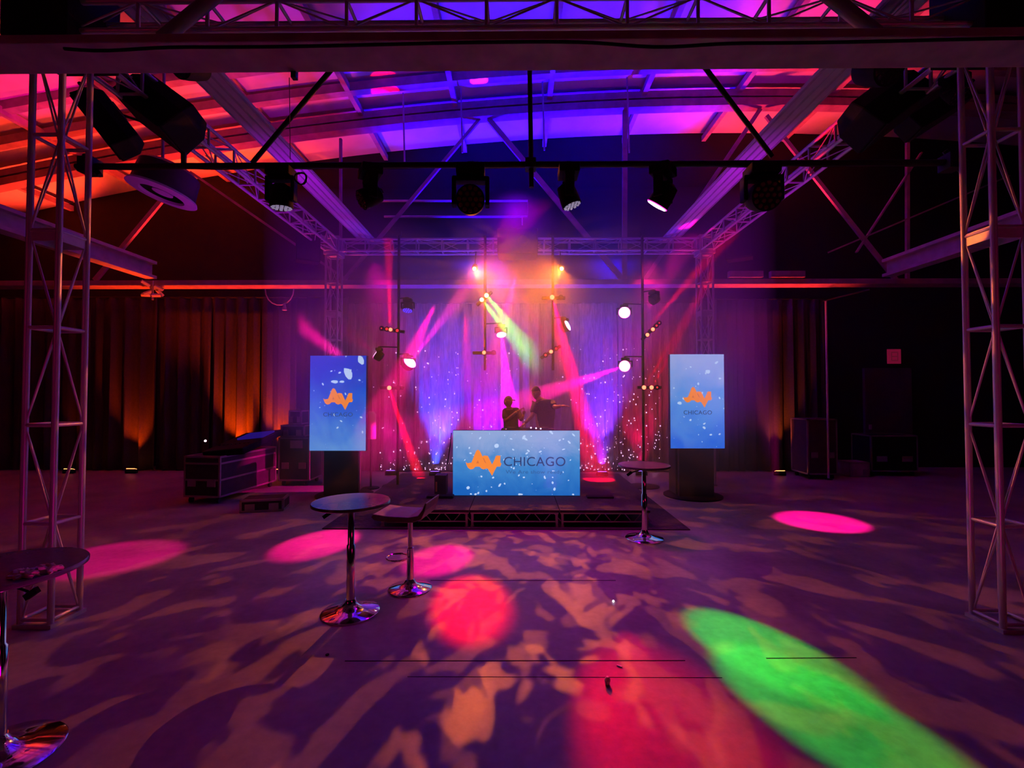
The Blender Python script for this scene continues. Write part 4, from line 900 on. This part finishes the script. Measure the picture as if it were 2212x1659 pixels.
def person(label, pel, chest, neck, hc, face, armL, armR, shirt, hair, cap=False, k=1.0):
    """arms: shoulder, elbow, wrist, hand dir, palm normal (world)"""
    pel, chest, neck, hc = map(V, (pel, chest, neck, hc)); fz = sz
    t = thing('person', label, 'person', (pel.x, pel.y, fz)); mb = MB()
    hipL, hipR = pel+V((.09, 0, -.05)), pel+V((-.09, 0, -.05)); h = pel.z-fz
    vs = [(pel, (.15*k, .11*k)), (pel.lerp(chest, .5), (.13*k, .1*k)), (chest, (.155*k, .105*k)), (neck, .055*k), (hc-V((0, 0, .05)), .05*k)]
    es = [(0, 1), (1, 2), (2, 3), (3, 4)]
    for hp_, s_ in ((hipL, 1), (hipR, -1)):
        i = len(vs); vs += [(hp_, .095*k), (V((hp_.x+.02*s_, hp_.y-.02, fz+h*.5)), .062*k), (V((hp_.x+.03*s_, hp_.y+.02, fz+.09)), .042*k), (V((hp_.x+.03*s_, hp_.y-.13, fz+.035)), .034*k)]
        es += [(0, i), (i, i+1), (i+1, i+2), (i+2, i+3)]
    for arm in (armL, armR):
        sh, el, wr = map(V, arm[:3]); i = len(vs); vs += [(sh, .058*k), (sh.lerp(el, .5), .048*k), (el, .04*k), (wr, .027*k)]
        es += [(2, i), (i, i+1), (i+1, i+2), (i+2, i+3)]
    a, f = skin_mesh(vs, es, 2); mb.add(a, f)
    for arm in (armL, armR): hand(mb, arm[2], arm[3], arm[4], k)
    M = head(mb, hc, face, k); body = mb.build('body', SKIN, t, smooth=True)
    mb = MB()
    for q in (-1, 1):
        mb.sphere(hc+M @ V((q*.029*k, .078*k, .012*k)), .0115*k, 10)
    e_ = mb.build('eyes', mat('eye_white', (.7, .65, .65), .3, noise=.02), t, smooth=True)
    # shirt
    vs = [(pel+V((0, 0, -.04)), (.175*k, .135*k)), (pel.lerp(chest, .5), (.165*k, .13*k)), (chest, (.18*k, .125*k)), (neck-V((0, 0, .03)), .075*k)]; es = [(0, 1), (1, 2), (2, 3)]
    for arm in (armL, armR):
        sh, el = V(arm[0]), V(arm[1]); i = len(vs); vs += [(sh, .076*k), (sh.lerp(el, .45), .068*k), (sh.lerp(el, .85), .062*k)]; es += [(2, i), (i, i+1), (i+1, i+2)]
    a, f = skin_mesh(vs, es, 2); MB().add(a, f).build('shirt', shirt, t, smooth=True)
    vs = [(pel+V((0, 0, -.02)), (.165*k, .125*k))]; es = []
    for hp_, s_ in ((hipL, 1), (hipR, -1)):
        i = len(vs); vs += [(hp_, .108*k), (V((hp_.x+.02*s_, hp_.y-.02, fz+h*.5)), .078*k), (V((hp_.x+.03*s_, hp_.y+.02, fz+.1)), .065*k)]; es += [(0, i), (i, i+1), (i+1, i+2)]
    a, f = skin_mesh(vs, es, 2); MB().add(a, f).build('trousers', JEANS, t, smooth=True)
    mb = MB()
    for hp_, s_ in ((hipL, 1), (hipR, -1)): mb.sphere((hp_.x+.03*s_, hp_.y-.07, fz+.045), (.05, .14, .045), 14)
    mb.build('shoes', BLKPL, t, smooth=True)
    # hair cap: upper/back shell
    mb = MB(); n = 24; m = 9; vs = []; fs = []
    for i in range(m+1):
        for j in range(n):
            a_ = 2*pi*j/n; lim = (1.15 if math.sin(a_) > .2 else (2.0 if math.sin(a_) < -.2 else 1.5)); t_ = lim*i/m
            x, y, z = math.sin(t_)*math.cos(a_), math.sin(t_)*math.sin(a_), math.cos(t_); vs.append(hc+M @ (V((x*.079, y*.099, z*.12))*k))
    for i in range(m):
        for j in range(n): fs.append((i*n+j, i*n+(j+1) % n, (i+1)*n+(j+1) % n, (i+1)*n+j))
    hm = mb.add(vs, fs).build('cap' if cap else 'hair', hair, t, smooth=True)
    if cap:
        mb = MB(); pts = [(.075*math.cos(a_), .075*math.sin(a_)) for a_ in [pi*q/10 for q in range(11)]]
        pl_ = [hc+M @ (V((x, .085+y*.95, .045-y*.12))*k) for x, y in pts]; pu = [p_+V((0, 0, .008)) for p_ in pl_]; n_ = len(pts)
        mb.add(pl_+pu, [tuple(range(n_-1, -1, -1)), tuple(range(n_, 2*n_))]+[(i, (i+1) % n_, (i+1) % n_+n_, i+n_) for i in range(n_)]).build('cap_brim', hair, hm)
    return t
# taller performer, leaning left, one arm held out
py = 8.0
def Q(px, py_, dy=0): return P(px, py_, py+dy)
person('taller person in a dark grey shirt leaning left with one arm held out', (.50, 8.08, 1.08), Q(1176, 884), Q(1166, 864), Q(1158, 849, -.02), (-.45, -.85, -.25),
       (Q(1194, 872), Q(1199, 880, -.12), Q(1212, 877, -.22), (.9, -.3, .05), (0, 0, -1)), (Q(1156, 874, -.02), Q(1150, 898, -.1), Q(1134, 914, -.22), (-.5, -.5, -.5), (0, 0, -1)), SHIRT, HAIR)
person('shorter person in a cap and dark shirt with one forearm raised', (-.10, 8.08, .98), Q(1104, 897), Q(1100, 881), Q(1098, 868, -.02), (.75, -.6, -.1),
       (Q(1118, 888), Q(1126, 908, -.08), Q(1131, 896, -.2), (.1, -.2, .9), (-1, 0, 0)), (Q(1090, 889), Q(1092, 910, -.1), Q(1117, 889, -.22), (.8, -.1, .5), (0, 0, -1)), SHIRT2, mat('dark_cap', (.10, .04, .06), .7, noise=.1), cap=True, k=.88)

# ------------------------------------------------------------------ show beams
def beam(name, a, b, col, p, ang, blend=.6, rad=.02): return spot(name, a, b, col, p, ang, blend, rad)
# pink washes
beam('pink_wash', w1, w1+V((.62, -.42, .66))*2, (1, 0, .35), 6000, 9, .4)
beam('pink_wash', w3, V((.05, 8.2, 0)), (1, .0, .6), 16000, 15, .5)
beam('pink_wash', w6, w6+V((-.95, -.05, -.32)), (1, .0, .3), 16000, 13, .5)
beam('pink_wash', w2, w2+V((-.86, -.1, .62)), (1, 0, .2), 90, 34)
beam('pink_wash', w5, (3.9, 6.9, 0), (1, 0, .22), 0, 18)
# red beams
beam('red_beam', b1[2], b1[2]+V((-.03, .02, 1)), (1, .0, .01), 7000, 7, .3)
beam('red_beam', b2[0], b2[0]+V((.36, -.1, -.95)), (1, .0, .02), 14000, 8, .3)
beam('red_beam', b4[0], b4[0]+V((-.02, 0, 1)), (1, .02, .01), 9000, 4, .3)
beam('red_beam', b5[0], b5[0]+V((.24, -.1, -1)), (1, .0, .04), 26000, 10, .4)
beam('red_beam', b6[1], b6[1]+V((-.45, 0, .9)), (1, .0, .02), 8000, 3.5, .3)
beam('red_beam', b8[0], b8[0]+V((.5, 0, .85)), (1, .0, .02), 6500, 4, .3)
beam('red_beam', b8[1], b8[1]+V((.46, 0, .85)), (1, .0, .02), 6500, 4, .3)
# green twin aimed to the floor at right
beam('green_beam', b3[0], FL(1640, 1400), (.03, 1, .05), 9000, 6.5, .6)
beam('green_beam', b3[1], FL(1760, 1520), (.03, 1, .05), 9000, 6.5, .6)
# floor pools
beam('floor_pool', V((-3.2, 5.6, 4.6)), FL(250, 1204), (1, 0, .22), 1100, 17, .5, .03)
beam('floor_pool', V((-1.6, 9.1, 3.6)), FL(690, 1172), (1, 0, .20), 7500, 11, .5, .03)
beam('floor_pool', V((0, 9.1, 4.2)), FL(950, 1206), (1, 0, .2), 9000, 8, .6, .03)
beam('floor_pool', V((3.3, 6.1, 4.6)), FL(1770, 1126), (1, 0, .25), 4500, 15, .4, .03)
beam('floor_pool', V((-1.0, 9.0, 3.4)), FL(1020, 1300), (1, 0, .006), 5500, 8, 1, .03)
beam('floor_pool', V((.74, 9.0, 3.2)), FL(1490, 1640), (1, .0, .01), 5500, 10, 1, .03)
beam('floor_pool', V((.74, 9.0, 3.6)), FL(1365, 1395), (1, .0, .06), 1500, 2.2, .6, .02)
beam('red_beam', (2.53, 8.9, 3.1), (3.62, 5.3, 4.94), (1, 0, .005), 5000, 6, .6)
# amber patterned floor projection
spot('amber_gobo', am[0], (2.7, 4.2, 0), (1, .17, .004), 1450, 86, .3, .015, gobo=(18.0, .53, .56, .0, (.7, 0, 0)))
spot('amber_gobo', am[1], (-2.7, 4.2, 0), (1, .17, .004), 1450, 86, .3, .015, gobo=(18.0, .53, .56, .0, (3.1, .4, 0)))
spot('amber_wedge', am[0], am[0]+V((1, -.25, -1.05)), (1, .3, .03), 170, 78, .4, .02)
spot('amber_wedge', am[1], am[1]+V((-1, -.25, -1.05)), (1, .3, .03), 170, 78, .4, .02)
# backdrop wash
spot('backdrop_wash', (-.3, 8.9, 4.5), (0, 10.8, 1.2), (.5, .0, .85), 800, 76, 1, .2)
spot('backdrop_wash', (2.6, 9.0, 4.4), (3.0, 10.8, 1.9), (1, .01, .18), 420, 64, 1, .2)
spot('backdrop_wash', (-2.8, 9.0, 4.4), (-2.6, 10.8, 1.6), (1, .0, .4), 420, 60, 1, .2)
spot('truss_fill', (0, 6.5, 4.5), (0, 9.2, 4.85), (.22, .0, 1), 220, 84, 1, .1)  # added blue fill for the back truss chords, no fixture
# added fill spots without fixtures: purple and pink onto the steel
spot('truss_fill', (-3.1, 6.2, .3), (-3.1, 7.4, 4.9), (.4, .0, 1), 560, 50, 1, .1)
spot('truss_fill', (3.1, 6.2, .3), (3.1, 7.4, 4.9), (.4, .0, 1), 560, 50, 1, .1)
spot('truss_fill', (-1.2, 1.8, .4), (-3.8, 3.7, 1.6), (1, .0, .45), 22, 60, 1, .1)
spot('truss_fill', (1.4, 1.8, .4), (3.8, 3.7, 1.6), (1, .0, .45), 22, 60, 1, .1)

# ------------------------------------------------------------------ haze
def haze(name, x0, x1, y0, y1, z0, z1, dens, label):
    m = bpy.data.materials.new(name); m.use_nodes = True; nt = m.node_tree; nt.nodes.remove(nt.nodes['Principled BSDF'])
    s_ = nt.nodes.new('ShaderNodeVolumeScatter'); s_.inputs['Density'].default_value = dens; s_.inputs['Anisotropy'].default_value = .0; s_.inputs['Color'].default_value = (.9, .9, .9, 1)
    nt.links.new(s_.outputs[0], nt.nodes['Material Output'].inputs['Volume'])
    o = MB().bbox(x0, x1, y0, y1, z0, z1).build('haze', m); return tag(o, label, 'haze', kind='stuff')
haze('stage_haze', -3.75, 3.8, 6.75, 10.72, .26, 4.85, .19, 'stage haze hanging in the beams behind the booth')
